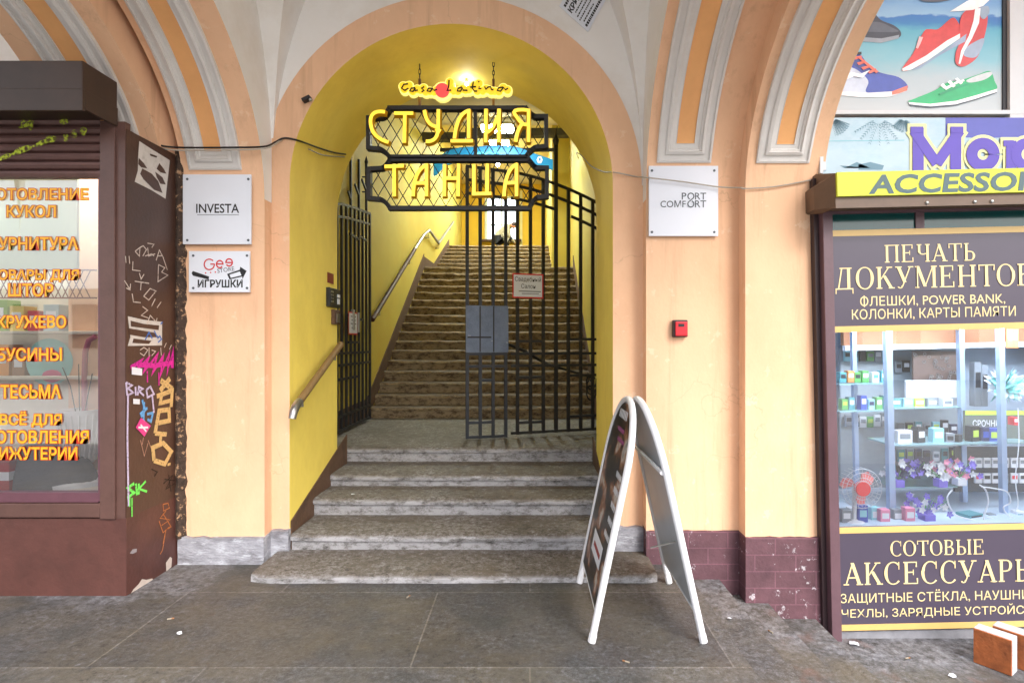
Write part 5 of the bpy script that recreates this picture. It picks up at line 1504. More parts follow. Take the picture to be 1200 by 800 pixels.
# ------------------------------------------------------------------ serif lettering drawn stroke by stroke
def serif_glyph(ch):
    T, t, s_, h = .15, .055, .075, .05
    o = []
    def rect(x0, x1, y0, y1): o.append([(x0, y0), (x1, y0), (x1, y1), (x0, y1)])
    def stem(x, T=T, y0=0, y1=1, top=True, bot=True):
        rect(x - T / 2, x + T / 2, y0, y1)
        if top: rect(x - T / 2 - s_, x + T / 2 + s_, y1 - h, y1)
        if bot: rect(x - T / 2 - s_, x + T / 2 + s_, y0, y0 + h)
    def diag(x0, y0, x1, y1, w): o.append([(x0 - w / 2, y0), (x0 + w / 2, y0), (x1 + w / 2, y1), (x1 - w / 2, y1)])
    def tick(x, y0, y1): o.append([(x - .045, y0), (x, y0), (x, y1), (x - .07 if y1 > y0 else x - .07, y1)])
    def ring(cx, cy, rx, ry, a0, a1, thick, thin, n=20):
        for i in range(n):
            q = []
            for a in (a0 + (a1 - a0) * i / n, a0 + (a1 - a0) * (i + 1) / n):
                c, s2 = math.cos(R(a)), math.sin(R(a))
                w = thin + (thick - thin) * abs(c) ** 1.3
                q.append(((cx + rx * c, cy + ry * s2), (cx + (rx - w) * c, cy + (ry - thin - (w - thin) * .15) * s2)))
            o.append([q[0][0], q[1][0], q[1][1], q[0][1]])
    if ch == 'П': stem(.2); stem(.8); rect(.2, .8, 1 - h, 1); return o, 1.0
    if ch == 'Н': stem(.2); stem(.8); rect(.2, .8, .48, .48 + t); return o, 1.0
    if ch == 'Е':
        stem(.2); rect(.2, .74, 1 - h, 1); rect(.2, .56, .5, .5 + t); rect(.2, .78, 0, h)
        tick(.74, 1, .76); tick(.78, 0, .26); rect(.53, .575, .40, .65); return o, .88
    if ch == 'Ч': stem(.74); stem(.22, y0=.55, bot=False); ring(.47, .62, .325, .22, 180, 300, .15, .06); rect(.55, .74, .43, .49); return o, .95
    if ch == 'А': diag(.13, 0, .48, 1, .07); diag(.82, 0, .46, 1, .17); rect(.24, .72, .30, .30 + t); rect(.0, .28, 0, h); rect(.66, .99, 0, h); return o, .98
    if ch == 'Т': stem(.45, top=False); rect(.04, .86, 1 - h, 1); tick(.86, 1, .74); o.append([(.04, 1), (.085, 1), (.11, .74), (.04, .74)][::-1]); return o, .9
    if ch in 'ЬЫ':
        stem(.2, bot=True); ring(.42, .28, .34, .28, -90, 90, .15, t); rect(.2, .42, .56 - t, .56); rect(.2, .42, 0, t)
        if ch == 'Ы': stem(1.0); return o, 1.2
        return o, .82
    if ch == 'Д':
        diag(.22, .04, .40, 1, .07); rect(.66, .81, .04, 1); rect(.28, .9, 1 - h, 1); rect(.06, .96, 0, .06); rect(.06, .11, -.2, .03); rect(.91, .96, -.2, .03); return o, 1.02
    if ch == 'О': ring(.48, .5, .46, .52, 0, 360, .16, .05, 30); return o, .97
    if ch == 'С': ring(.5, .5, .46, .52, 48, 315, .16, .05, 26); rect(.77, .815, .66, 1.0); return o, .92
    if ch == 'К': stem(.2); diag(.27, .42, .68, .98, .065); diag(.44, .6, .80, .02, .17); rect(.56, .86, 1 - h, 1); rect(.66, .97, 0, h); return o, .96
    if ch == 'У': diag(.48, .28, .16, 1, .17); diag(.36, .08, .76, 1, .065); rect(0, .34, 1 - h, 1); rect(.64, .92, 1 - h, 1); ring(.24, .08, .13, .09, 180, 400, .08, .05, 12); return o, .92
    if ch == 'М': stem(.15, .06); stem(1.0); diag(.54, .06, .18, 1, .16); diag(.54, .06, .95, 1, .06); return o, 1.18
    if ch == 'В': stem(.2); ring(.42, .76, .27, .24, -90, 90, .14, t); ring(.44, .27, .32, .27, -90, 90, .15, t); rect(.2, .44, 1 - t, 1); rect(.2, .44, .5, .5 + t); rect(.2, .44, 0, t); return o, .84
    if ch == 'Р': stem(.2); ring(.42, .73, .31, .27, -90, 90, .15, t); rect(.2, .42, 1 - t, 1); rect(.2, .42, .46, .46 + t); return o, .8
    return [], .5
def serif_text(body, to3, x0, x1, y0, y1, mb=None):
    mb = mb or MB()
    gl = [serif_glyph(c) for c in body]
    W = sum(g[1] for g in gl) + .04 * (len(gl) - 1)
    x = 0
    k = 0
    for polys, w in gl:
        for p in polys:
            e = Vector((0, -.00012 * (k % 30), 0)); k += 1
            mb.poly([to3(x0 + (x + px) / W * (x1 - x0), y1 + py * (y0 - y1)) + e for px, py in p])
        x += w + .04
    return mb

# ------------------------------------------------------------------ accessory shop on the right
RY = 3.53
rs = thing('accessory_shop', 'small phone accessory shop with a yellow canopy sign and dark violet boards of gold lettering', 'shop', (2.49, RY, -.4))
RX1 = 4.0
ry = lambda y: P(0, y, RY).z
rx = lambda x: P(x, 0, RY).x
gx0 = rx(978)
PLUM = mat('plum_post', L(98, 72, 80), .45, .14, 12, L(64, 46, 50), .4, 6, bump=.1, bscale=50, fleck=L(170, 140, 140), fleck_pos=.72, fleck_scale=14)
build('post', MB().box(rx(966.5), gx0, RY - .03, 3.8, -.41, ry(246), 0, .004), PLUM, rs)
build('post', MB().box(rx(961), rx(966.4), RY + .02, 3.8, -.40, ry(205)), mat('dark_plum_edge', L(52, 36, 40), .5), rs)
build('sill', MB().box(gx0, RX1, RY + .006, 3.8, -.41, ry(738)), mat('grey_sill', L(128, 128, 134), .8, .2, 10, bump=.4, bscale=40), rs)
GOLD = mat('gold_strip', L(206, 172, 106), .4, .04, 8)
VIOL = mat('dark_violet_board', L(72, 64, 80), .35, .05, 4)
CRM = mat('cream_gold_lettering', L(226, 204, 150), .45)
def board(y0, y1, lines, label):
    o = build('sign_board', MB().box(gx0, RX1, RY - .012, RY + .006, ry(y1), ry(y0)), VIOL, rs, label=label)
    for a, b in ((y0, y0 + 7), (y1 - 7, y1)):
        build('gold_strip', MB().box(gx0 - .001, RX1, RY - .0145, RY - .0118, ry(b), ry(a)), GOLD, o)
    for (kind, s_, a, b, c, d) in lines:
        fn = sheet(RY - .0137)
        if kind == 's': build('lettering', serif_text(s_, fn, a, b, c, d), CRM, o)
        else: build('lettering', text_fit(s_, fn, a, b, c, d), CRM, o)
    return o
board(268, 387, [('s', 'ПЕЧАТЬ', 1040, 1148, 286, 306.5), ('s', 'ДОКУМЕНТОВ', 981, 1214, 311.5, 337), ('t', 'ФЛЕШКИ, POWER BANK,', 1011, 1181, 345.5, 358.5), ('t', 'КОЛОНКИ, КАРТЫ ПАМЯТИ', 1001, 1193, 360.5, 374)], 'upper board about printing documents')
board(614.5, 735, [('s', 'СОТОВЫЕ', 1039, 1150, 632.5, 650), ('s', 'АКСЕССУАРЫ', 984, 1212, 657, 683), ('t', 'ЗАЩИТНЫЕ СТЁКЛА, НАУШНИКИ,', 980, 1226, 690, 706), ('t', 'ЧЕХЛЫ, ЗАРЯДНЫЕ УСТРОЙСТВА', 981, 1224, 708.5, 723)], 'lower board about phone accessories')
zg0, zg1 = ry(614.5), ry(387)
build('window_glass', MB().quad((gx0, RY + .002, zg0), (RX1, RY + .002, zg0), (RX1, RY + .002, zg1), (gx0, RY + .002, zg1)), glass('accessory_glass', .12), rs)
tz0, tz1 = ry(268), ry(249)
build('transom_pane', MB().box(gx0, rx(1077), RY + .0, RY + .02, tz0, tz1).box(rx(1087), RX1, RY, RY + .02, tz0, tz1), mat('dark_teal_pane', L(10, 72, 72), .12, .1, 3), rs)
build('mullion', MB().box(rx(1077), rx(1087), RY - .01, RY + .03, tz0, tz1), PLUM, rs)
build('head_rail', MB().box(gx0, RX1, RY - .02, 3.8, ry(249), ry(243)), PLUM, rs)
CF = 3.33
cz = lambda y: P(0, y, CF).z
cxl = P(985, 0, CF).x
GREYB = mat('grey_brown_canopy', L(104, 82, 66), .5, .1, 8, L(70, 54, 44), .4, 5)
mb = MB()
mb.prism([(cxl, CF, cz(231)), (cxl, CF, cz(241)), (cxl, CF + .06, ry(246)), (cxl, 3.8, ry(246)), (cxl, 3.8, ry(205)), (cxl, RY + .02, ry(200)), (cxl, CF, cz(200))], (RX1 - cxl, 0, 0))
build('canopy', mb, GREYB, rs)
mb = MB()
mb.prism([(cxl + .001, CF, cz(200)), (cxl - .045, CF + .16, cz(208)), (cxl - .045, CF + .16, ry(244)), (cxl + .001, CF, cz(240))], (0, .16, 0))
build('canopy_end', mb, GREYB, rs)
LIME = mat('lime_yellow_sign', L(196, 206, 24), .4, .03, 3)
o = build('canopy_sign', MB().box(cxl + .002, RX1, CF - .02, CF - .002, cz(228), cz(200)), LIME, rs)
build('lettering', text_fit('ACCESSORIES', sheet(CF - .022), 1026, 1270, 203.5, 224.5, .028, shear=.12), mat('slate_lettering', L(66, 92, 98), .5), o)
for i, x in enumerate((1092, 1148, 1168)):
    build('bolt', MB().ball(P(x, 237, CF - .002), .012, 0, 1), STEEL, rs)
# interior
Yi = 4.55
WBL = mat('pale_blue_wall', L(168, 184, 202), .7, .08, 4)
mb = MB()
mb.quad((gx0 - .02, Yi, zg0 - .3), (RX1, Yi, zg0 - .3), (RX1, Yi, 2.3), (gx0 - .02, Yi, 2.3))
mb.quad((gx0 - .02, RY + .01, zg0 - .01), (RX1, RY + .01, zg0 - .01), (RX1, Yi, zg0 - .01), (gx0 - .02, Yi, zg0 - .01))
mb.quad((gx0 - .02, RY + .02, zg1 + .06), (RX1, RY + .02, zg1 + .06), (RX1, Yi, zg1 + .06), (gx0 - .02, Yi, zg1 + .06))
mb.quad((gx0 - .02, RY, -.4), (gx0 - .02, Yi, -.4), (gx0 - .02, Yi, 2.3), (gx0 - .02, RY, 2.3))
mb.quad((RX1, RY, -.4), (RX1, Yi, -.4), (RX1, Yi, 2.3), (RX1, RY, 2.3))
build('interior', mb, WBL, rs)
build('ceiling_band', MB().box(rx(1050), RX1, 4.1, 4.14, P(0, 404, 4.1).z, zg1 + .05), mat('tan_panel', L(176, 124, 92), .7, .1, 6), rs)
build('ceiling_band_edge', MB().box(rx(1050), RX1, 4.08, 4.12, P(0, 410, 4.1).z, P(0, 404, 4.1).z - .001), PLATE, rs)
build('shop_light_strip', MB().box(gx0 + .1, RX1 - .1, RY + .07, RY + .11, zg1 + .01, zg1 + .04), emis('cold_tube', (.86, .93, 1, 1), 30), rs)
ALU = mat('pale_blue_aluminium', L(160, 182, 214), .3, metal=.5)
for (x, Y, w) in ((1003, 4.0, .03), (1044, 3.72, .04), (1129, 4.0, .035), (1176, 3.74, .035)):
    c = P(x, 0, Y)
    build('upright', MB().box(c.x - w / 2, c.x + w / 2, Y, Y + w, zg0 - .005, zg1 + .05), ALU, rs)
SHG = mat('pale_shelf_glass', L(128, 162, 170), .15, spec=.8)
SHY = 3.80
def shelf(y, x0, x1, Y=SHY, d=.3):
    z = P(0, y, Y).z
    build('glass_shelf', MB().box(P(x0, 0, Y).x, P(x1, 0, Y).x, Y, Y + d, z - .010, z), SHG, rs)
    return z
shelf(480, 984, 1040, 3.86); shelf(448, 984, 1040, 3.86); shelf(521, 1046, 1210, 3.78); shelf(478, 1046, 1126, 4.0, .25); shelf(571, 1046, 1120, 3.9)
rs.location.x += .032
rs.rotation_euler.y = R(-1.3)

def C_(n_, c): return mat('goods_' + n_, c, .45, emit=None)
COLR = dict(teal=L(70, 136, 146), green=L(84, 150, 84), blue=L(52, 76, 166), navy=L(40, 46, 84), white=L(206, 210, 218), black=L(38, 38, 44), cyan=L(132, 190, 204), orange=L(200, 124, 70), grey=L(120, 128, 138), violet=L(112, 98, 196), pink=L(210, 130, 160), lime=L(172, 200, 72), brown=L(110, 92, 86), red=L(214, 50, 60), turquoise=L(140, 220, 216))
def boxgood(px, py, Y, w, h, c, label, lc=None, name='product_box', cat='box', tilt=0, d=.05):
    """a carton with a printed panel standing with its foot at py"""
    p = P(px, py, Y)
    M = Matrix.Translation((p.x, Y, p.z + h / 2 + .002)) @ Matrix.Rotation(tilt, 4, 'Z')
    o = build(name, MB().obox(M, w, d, h, 0, .003), C_(c, COLR[c]))
    tag(o, label, cat)
    if lc:
        build('label', MB().obox(M @ Matrix.Translation((0, -d / 2 - .001, h * .1)), w * .7, .002, h * .35), C_(lc, COLR[lc]), o)
    return o
rowA = [(988, 'green', 'lime'), (996, 'teal', 'white'), (1010, 'blue', 'white'), (1019, 'cyan', 'navy'), (1028, 'green', 'white'), (1036, 'teal', 'lime')]
for i, (x, c, lc) in enumerate(rowA):
    boxgood(x, 480, 3.93, .042, .075 + .012 * (i % 3), c, '%s carton on the lower left glass shelf, %s in its row' % (c, ['first from the left', 'second from the left', 'third from the left', 'fourth from the left', 'fifth from the left', 'at the right end'][i]), lc)
rowB = [(986, 'teal', 'black'), (995, 'orange', 'white'), (1003, 'green', 'black'), (1012, 'green', 'white'), (1024, 'white', 'teal'), (1034, 'teal', 'white')]
for i, (x, c, lc) in enumerate(rowB):
    boxgood(x, 448, 3.93, .045, .07 + .01 * (i % 2), c, '%s carton on the upper left glass shelf, %s in its row' % (c, ['first from the left', 'second from the left', 'third from the left', 'fourth from the left', 'fifth from the left', 'at the right end'][i]), lc)
for (x, py, w, h, c, lc, lab, ti) in ((1058, 521, .10, .10, 'white', 'grey', 'white carton on the long glass shelf beside the thick upright', 0), (1076, 521, .07, .12, 'black', 'white', 'black phone box with a white label on the long glass shelf', .3), (1097, 521, .075, .115, 'cyan', 'white', 'pale cyan carton in the middle of the long glass shelf', 0), (1112, 521, .05, .08, 'grey', 'black', 'low grey carton right of the cyan one on the long glass shelf', -.3), (1121, 521, .045, .07, 'black', None, 'small black carton right of the low grey one on the long glass shelf', .4), (1139, 521, .075, .13, 'black', 'lime', 'tall black box with a lime label leaning on the long glass shelf', .35), (1152, 521, .05, .12, 'navy', 'blue', 'navy carton beside the bright blue one on the long glass shelf', 0), (1164, 521, .085, .115, 'blue', 'lime', 'bright blue carton with a lime patch on the long glass shelf', -.1)):
    boxgood(x, py, 3.86, w, h, c, lab, lc, tilt=ti)
boxgood(1092, 466, 4.2, .40, .13, 'white', 'wide white card panel behind the glass shelves of the phone shop', None, 'card_panel', 'panel', d=.02)
o = boxgood(1098, 449, 4.25, .37, .24, 'brown', 'dark brown display card covered with small silvery charms', None, 'display_card', 'display', d=.02)
rr = random.Random(2)
mb = MB()
for k in range(34):
    c = P(1070 + rr.random() * 58, 414 + rr.random() * 30, 4.22)
    mb.tube([c + Vector((.011 * math.cos(a_), 0, .011 * math.sin(a_))) for a_ in [2 * math.pi * i / 7 for i in range(7)]], .0022, 4, closed=True)
build('charms', mb, STEEL, o)
for i, (x, c, lab) in enumerate(((1048, 'teal', 'teal carton beside the thick upright on the small rear shelf'), (1062, 'cyan', 'cyan carton on the small rear shelf'), (1075, 'lime', 'lime carton on the small rear shelf'), (1090, 'grey', 'grey carton on the small rear shelf'), (1108, 'white', 'white carton at the right of the small rear shelf'))):
    boxgood(x, 478, 4.08, .07, .07, c, lab, 'white' if c != 'white' else 'grey')
# cold white ornament flower, headphone stand, dark columns
def pompom(px, py, Y, r, cols, label, name, cat, n=60, seed=1, core=None):
    c = P(px, py, Y)
    rr = random.Random(seed)
    mb = MB()
    for k in range(n):
        v = Vector((rr.gauss(0, 1), rr.gauss(0, 1), rr.gauss(0, 1))).normalized()
        if v.y > .3: v.y = -v.y
        a = v.orthogonal().normalized() * r * .16
        rl_ = r * rr.uniform(.7, 1.05)
        b = c + v * rl_
        mb.add([c + v * r * .2 - a * .3, c + v * rl_ * .7 - a, b, c + v * rl_ * .7 + a, c + v * r * .2 + a * .3], [(0, 1, 2, 3, 4)], k % len(cols))
    return tag(build(name, mb, [C_(x, COLR[x]) for x in cols], recalc=False), label, cat)
pompom(1176, 452, 3.95, .15, ['turquoise', 'white'], 'big turquoise and white paper flower hanging at the right of the phone shop window', 'paper_flower', 'flower', 130, 3)
def pot(px, py, Y, w, h, cols, potc, label, seed, r=.09):
    p = P(px, py, Y)
    o = tag(build('flower_pot', MB().obox(Matrix.Translation((p.x, Y, p.z + h / 2)), w, w, h, 0, .004), C_(potc, COLR[potc])), label, 'plant pot')
    rr = random.Random(seed)
    mb = MB()
    for k in range(26):
        v = Vector((rr.uniform(-1, 1), rr.uniform(-.6, .4), rr.uniform(.1, 1)))
        c = Vector((p.x, Y, p.z + h)) + v * r
        for j in range(5):
            a_ = 2 * math.pi * j / 5 + k
            u = Vector((math.cos(a_), -.3, math.sin(a_)))
            t = Vector((-math.sin(a_), 0, math.cos(a_)))
            mb.add([c, c + u * .014 + t * .009, c + u * .026, c + u * .014 - t * .009], [(0, 1, 2, 3)], k % len(cols))
    build('blossom', mb, [C_(x, COLR[x]) for x in cols], o, recalc=False)
    mb = MB()
    for k in range(7):
        mb.tube([Vector((p.x, Y, p.z + h)), Vector((p.x + rr.uniform(-1, 1) * r * .8, Y + rr.uniform(-.5, .3) * r, p.z + h + rr.uniform(.4, .9) * r))], .002, 4)
    build('stem', mb, C_('green', COLR['green']), o)
YG = 3.66
pot(1086, 612, YG, .07, .06, ['violet', 'white', 'violet'], 'violet', 'violet pot with bright violet artificial flowers at the front of the phone shop window', 1, .12)
pot(1102, 570, 3.8, .06, .055, ['white', 'white', 'pink'], 'violet', 'pot with white artificial flowers on the low shelf in the phone shop', 2, .10)
pot(1124, 568, 3.8, .06, .05, ['violet', 'pink', 'violet', 'white'], 'white', 'white pot with violet and pink artificial flowers on the low shelf in the phone shop', 3, .12)
pot(1052, 570, 3.85, .06, .05, ['violet', 'white', 'navy'], 'violet', 'pot with mixed violet flowers right of the fan, beside the thick upright', 4, .12)
pot(1072, 560, 4.0, .05, .05, ['violet', 'navy'], 'navy', 'navy pot with dark violet flowers on the low shelf behind the others', 5, .08)
for i, (x, c, lc, h) in enumerate(((990, 'grey', 'white', .10), (999, 'white', 'grey', .11), (1009, 'blue', 'cyan', .125), (1024, 'cyan', 'white', .115), (1035, 'pink', 'white', .10), (1050, 'grey', 'white', .10), (1064, 'pink', 'white', .11))):
    boxgood(x, 614, YG + .04 * (i % 2), .062, h, c, '%s bottle box in the front row under the fan, %s' % (c, ['at the left end', 'second from the left', 'third from the left', 'in the middle', 'just right of the middle', 'second from the right', 'at the right end'][i]), lc)
# pegboard of small packs on the rear wall
pb = thing('pegboard', 'grey pegboard of hooks across the rear wall of the phone shop', 'board', P(1090, 560, 4.46))
Yk = 4.46
build('board', MB().box(P(985, 0, Yk).x, P(1132, 0, Yk).x, Yk, Yk + .02, P(0, 585, Yk).z, P(0, 405, Yk).z), mat('slate_pegboard', L(150, 162, 172), .7, .06, 8), pb)
build('hook_rail', MB().box(P(985, 0, Yk).x, P(1132, 0, Yk).x, Yk - .012, Yk - .001, P(0, 409, Yk).z, P(0, 406, Yk).z), STEEL, pb)
NTH = ['first', 'second', 'third', 'fourth', 'fifth', 'sixth', 'seventh', 'eighth', 'ninth', 'tenth', 'eleventh']
rr0 = random.Random(12)
for ri, (yy, x0, x1, n_, rown) in enumerate(((424, 988, 1042, 6, 'top left'), (436, 1048, 1066, 2, 'upper middle'), (500, 990, 1040, 6, 'third'), (508, 1050, 1122, 7, 'fourth'), (540, 1040, 1122, 8, 'fifth'), (560, 1040, 1122, 8, 'lowest'))):
    for i in range(n_):
        x = x0 + (x1 - x0) * (i + .5) / n_
        c = rr0.choice(['teal', 'grey', 'black', 'white', 'navy', 'green', 'brown', 'cyan', 'grey', 'black'])
        boxgood(x, yy + rr0.uniform(-1, 1), Yk - .03, .045 + .012 * rr0.random(), .075 + .03 * rr0.random(), c, '%s pack on the rear pegboard, %s row, %s from the left' % (c, rown, NTH[i]), rr0.choice(['white', 'grey', 'lime', 'black']) if c != 'white' else 'grey', 'hanging_pack', 'pack', d=.02)
# papers stuck to the window frame and goods along the sill
for i, (x, w, h, c, lab) in enumerate(((1110, .07, .035, 'black', 'flat black case on the window sill left of the cable loop'), (1160, .05, .06, 'grey', 'small grey carton on the sill inside the cable loops'), (1192, .05, .08, 'white', 'white carton at the right end of the window sill'), (1076, .05, .05, 'cyan', 'small cyan tin on the sill left of the violet pot'), (1100, .045, .045, 'white', 'small white tin on the sill right of the violet pot'))):
    boxgood(x, 612, 3.74, w, h, c, lab, 'white' if c != 'white' else 'teal')
# fan
fc_ = P(1005, 570, 3.62)
fo = thing('desk_fan', 'desk fan with pale red blades and a round red hub behind a wire guard', 'fan', fc_ - Vector((0, 0, .22)))
mb = MB()
for rr_ in (.125, .10, .07, .05): mb.tube([fc_ + Vector((rr_ * math.cos(a_), -.05 + (.125 - rr_) * -.1, rr_ * math.sin(a_))) for a_ in [2 * math.pi * i / 28 for i in range(28)]], .0018, 4, closed=True)
for k in range(30):
    a_ = 2 * math.pi * k / 30
    mb.tube([fc_ + Vector((.04 * math.cos(a_), -.058, .04 * math.sin(a_))), fc_ + Vector((.125 * math.cos(a_ + .1), -.05, .125 * math.sin(a_ + .1))), fc_ + Vector((.125 * math.cos(a_ + .1), .02, .125 * math.sin(a_ + .1)))], .0011, 4)
build('guard', mb, C_('white', COLR['white']), fo)
for k in range(3):
    a0 = 2 * math.pi * k / 3 + .6
    pts = [fc_ + Vector((r_ * math.cos(a0 + da), -.01 + .03 * da, r_ * math.sin(a0 + da))) for r_, da in ((.03, -.3), (.08, -.35), (.115, -.1), (.118, .35), (.09, .6), (.03, .4))]
    build('blade', MB().prism(pts, (0, .004, 0)), mat('pale_red_blade', L(226, 120, 120), .4), fo)
build('hub', MB().prism([fc_ + Vector((.045 * math.cos(a_), -.066, .045 * math.sin(a_))) for a_ in [2 * math.pi * i / 24 for i in range(24)]], (0, .03, 0)), mat('red_hub', L(228, 60, 70), .4), fo)
build('stand', MB().tube([fc_ + Vector((0, .03, 0)), fc_ + Vector((0, .04, -.235))], .014, 10).lathe([(0, .03), (.05, .02), (.08, 0)], fc_ + Vector((0, .04, -.245)), 20), C_('white', COLR['white']), fo)
# white cable loops
def wire(pts, Y, r, label, m=None):
    P3 = [P(x, y, Y) for x, y in pts]
    fine = []
    for i in range(len(P3) - 1):
        p0, p1, p2, p3 = P3[max(i - 1, 0)], P3[i], P3[i + 1], P3[min(i + 2, len(P3) - 1)]
        for k in range(6):
            t = k / 6
            fine.append(.5 * ((2 * p1) + (p2 - p0) * t + (2 * p0 - 5 * p1 + 4 * p2 - p3) * t * t + (3 * p1 - p0 - 3 * p2 + p3) * t ** 3))
    fine.append(P3[-1])
    return tag(build('charging_cable', MB().tube(fine, r, 6), m or C_('white', COLR['white']), smooth=True), label, 'cable')
wire([(1116, 574), (1110, 582), (1114, 596), (1122, 604), (1140, 609), (1152, 612), (1153, 604), (1158, 588), (1155, 574), (1148, 568)], 3.63, .005, 'thick white charging cable lying in a wide loop in the phone shop window')
wire([(1150, 570), (1165, 572), (1180, 576), (1184, 588), (1176, 594), (1180, 602), (1186, 606), (1172, 608), (1156, 606)], 3.66, .004, 'white charging cable curling at the right of the wide loop')
wire([(1193, 478), (1194, 520), (1190, 560), (1193, 590), (1188, 600)], 3.68, .003, 'thin white cable hanging down the right edge of the phone shop window')
boxgood(1136, 606, 3.72, .13, .03, 'teal', 'flat teal case lying inside the white cable loop', 'black', 'flat_case', 'case', tilt=.3, d=.09)
# hanging packs and the dark panel on the right
k = 0
for r_, (y, c) in enumerate(((548, 'white'), (566, 'white'))):
    for x in (1146, 1156, 1166, 1177, 1188, 1198):
        k += 1
        lab = '%s blister pack in the %s hanging row, %s' % ('white' if r_ == 0 else 'black and white', 'upper' if r_ == 0 else 'lower', ['first from the left', 'second from the left', 'third from the left', 'third from the right', 'second from the right', 'at the right end'][[1146, 1156, 1166, 1177, 1188, 1198].index(x)])
        boxgood(x, y, 3.98, .052, .07, 'white' if r_ == 0 else ('grey' if x % 2 else 'white'), lab, 'grey' if r_ == 0 else ('black' if x % 3 else 'red'), 'blister_pack', 'pack', d=.015)
Yq = 3.92
o = thing('service_panel', 'dark panel with a green strip reading СРОЧНЫЙ at the right of the phone shop', 'sign', P(1160, 520, Yq))
build('panel', MB().box(P(1131, 0, Yq).x, RX1 - .05, Yq, Yq + .02, P(0, 520, Yq).z, P(0, 481, Yq).z), mat('dim_green_grey_panel', L(92, 100, 96), .5), o)
build('green_strip', MB().box(P(1131, 0, Yq).x, RX1 - .05, Yq - .004, Yq + .001, P(0, 486, Yq).z, P(0, 481, Yq).z), C_('lime', COLR['lime']), o)
build('lettering', text_fit('СРОЧНЫЙ', sheet(Yq - .003), 1140, 1178, 490, 499.5, .01), C_('white', COLR['white']), o)
build('backing', MB().box(P(1131, 0, Yq).x, RX1 - .05, Yq + .09, Yq + .11, P(0, 580, Yq).z, P(0, 526, Yq).z), mat('dark_slate_panel', L(52, 62, 74), .6), o)
boxgood(1186, 408, 3.85, .085, .13, 'orange', 'bright orange price card hanging at the top right of the phone shop', 'white', 'price_card', 'card', d=.01)
for i, (x, w, h, c) in enumerate(((1143, .05, .32, 'grey'), (1151, .045, .30, 'grey'))):
    boxgood(x, 476, 4.1, w, h, c, 'tall grey display column of the phone shop, the %s of the two' % ('left one' if i == 0 else 'right one'), 'black', 'display_column', 'display')
boxgood(1187, 498, 3.8, .03, .055, 'red', 'small red tag box at the right edge of the phone shop', 'white')

# ------------------------------------------------------------------ advertising panels above the right shop
AY = 3.62
ad = thing('shoe_poster', 'large beach poster with painted shoes in a white frame above the shop sign', 'poster', P(1070, 133, AY))
a0, a1 = P(925, 132, AY), P(1174, -40, AY)
def sea_mat():
    m = bpy.data.materials.new('beach_print'); m.use_nodes = True
    N = m.node_tree.nodes; K = m.node_tree.links; b = N['Principled BSDF']; b.inputs['Roughness'].default_value = .45
    g_ = N.new('ShaderNodeNewGeometry'); sp = N.new('ShaderNodeSeparateXYZ'); K.new(g_.outputs['Position'], sp.inputs[0])
    n_ = N.new('ShaderNodeTexNoise'); n_.inputs['Scale'].default_value = 4; n_.inputs['Detail'].default_value = 6
    mp = N.new('ShaderNodeMapping'); mp.inputs['Scale'].default_value = (1, 1, 2.4); K.new(g_.outputs['Position'], mp.inputs[0]); K.new(mp.outputs[0], n_.inputs['Vector'])
    ad_ = N.new('ShaderNodeMath'); ad_.operation = 'MULTIPLY_ADD'; ad_.inputs[1].default_value = .16; K.new(n_.outputs['Fac'], ad_.inputs[0]); K.new(sp.outputs['Z'], ad_.inputs[2])
    mr = N.new('ShaderNodeMapRange'); mr.inputs[1].default_value = a0.z + .08; mr.inputs[2].default_value = a1.z + .08; K.new(ad_.outputs[0], mr.inputs[0])
    r_ = N.new('ShaderNodeValToRGB'); e = r_.color_ramp.elements
    st_ = ((0, L(190, 196, 200)), (.22, L(180, 194, 202)), (.38, L(134, 190, 206)), (.55, L(96, 174, 198)), (.60, L(60, 130, 190)), (.635, L(60, 120, 190)), (.645, L(150, 190, 222)), (.8, L(110, 160, 212)), (1, L(150, 190, 230)))
    while len(e) < len(st_): e.new(.5)
    for i, (p_, c_) in enumerate(st_): e[i].position = p_; e[i].color = c_
    K.new(mr.outputs[0], r_.inputs[0]); K.new(r_.outputs[0], b.inputs['Base Color'])
    return m
build('print', MB().box(a0.x, a1.x, AY, AY + .02, a0.z, a1.z), sea_mat(), ad)
FRW = mat('white_window_frame', L(206, 208, 212), .5, .05, 6)
mb = MB()
mb.box(P(1179, 0, AY).x, P(1195, 0, AY).x, AY - .03, AY + .04, a0.z - .05, a1.z)
mb.box(P(930, 0, AY).x, 4.0, AY - .032, AY + .04, P(0, 136, AY).z, P(0, 131.5, AY).z)
build('frame', mb, FRW, ad)
build('dark_seal', MB().box(a1.x, P(1178.5, 0, AY).x, AY - .01, AY + .02, a0.z, a1.z), mat('dark_seal', L(54, 56, 62), .6), ad)
build('side_print', MB().box(P(1195.5, 0, AY).x, 4.0, AY, AY + .02, a0.z, a1.z), mat('cyan_print', L(120, 200, 214), .4, .15, 3), ad)
NSH = [0]
q8 = lambda x, y, d=0: P(960 + x / 4, y / 4, AY - .0006 - .009 * NSH[0]) + Vector((0, -d, 0))
def flat(polys, parent, name):
    mats_, mb = [], MB()
    NSH[0] += .12
    for i, (c, pts) in enumerate(polys):
        key = 'ink_%02x%02x%02x' % c
        m = mat(key, L(*c), .4, .14, 9, L(*[min(255, int(k_ * 1.1 + 12)) for k_ in c]), .5, 5)
        if m not in mats_: mats_.append(m)
        mb.poly([q8(x, y, .0006 * i) for x, y in pts], mats_.index(m))
    return build(name, mb, mats_, parent)
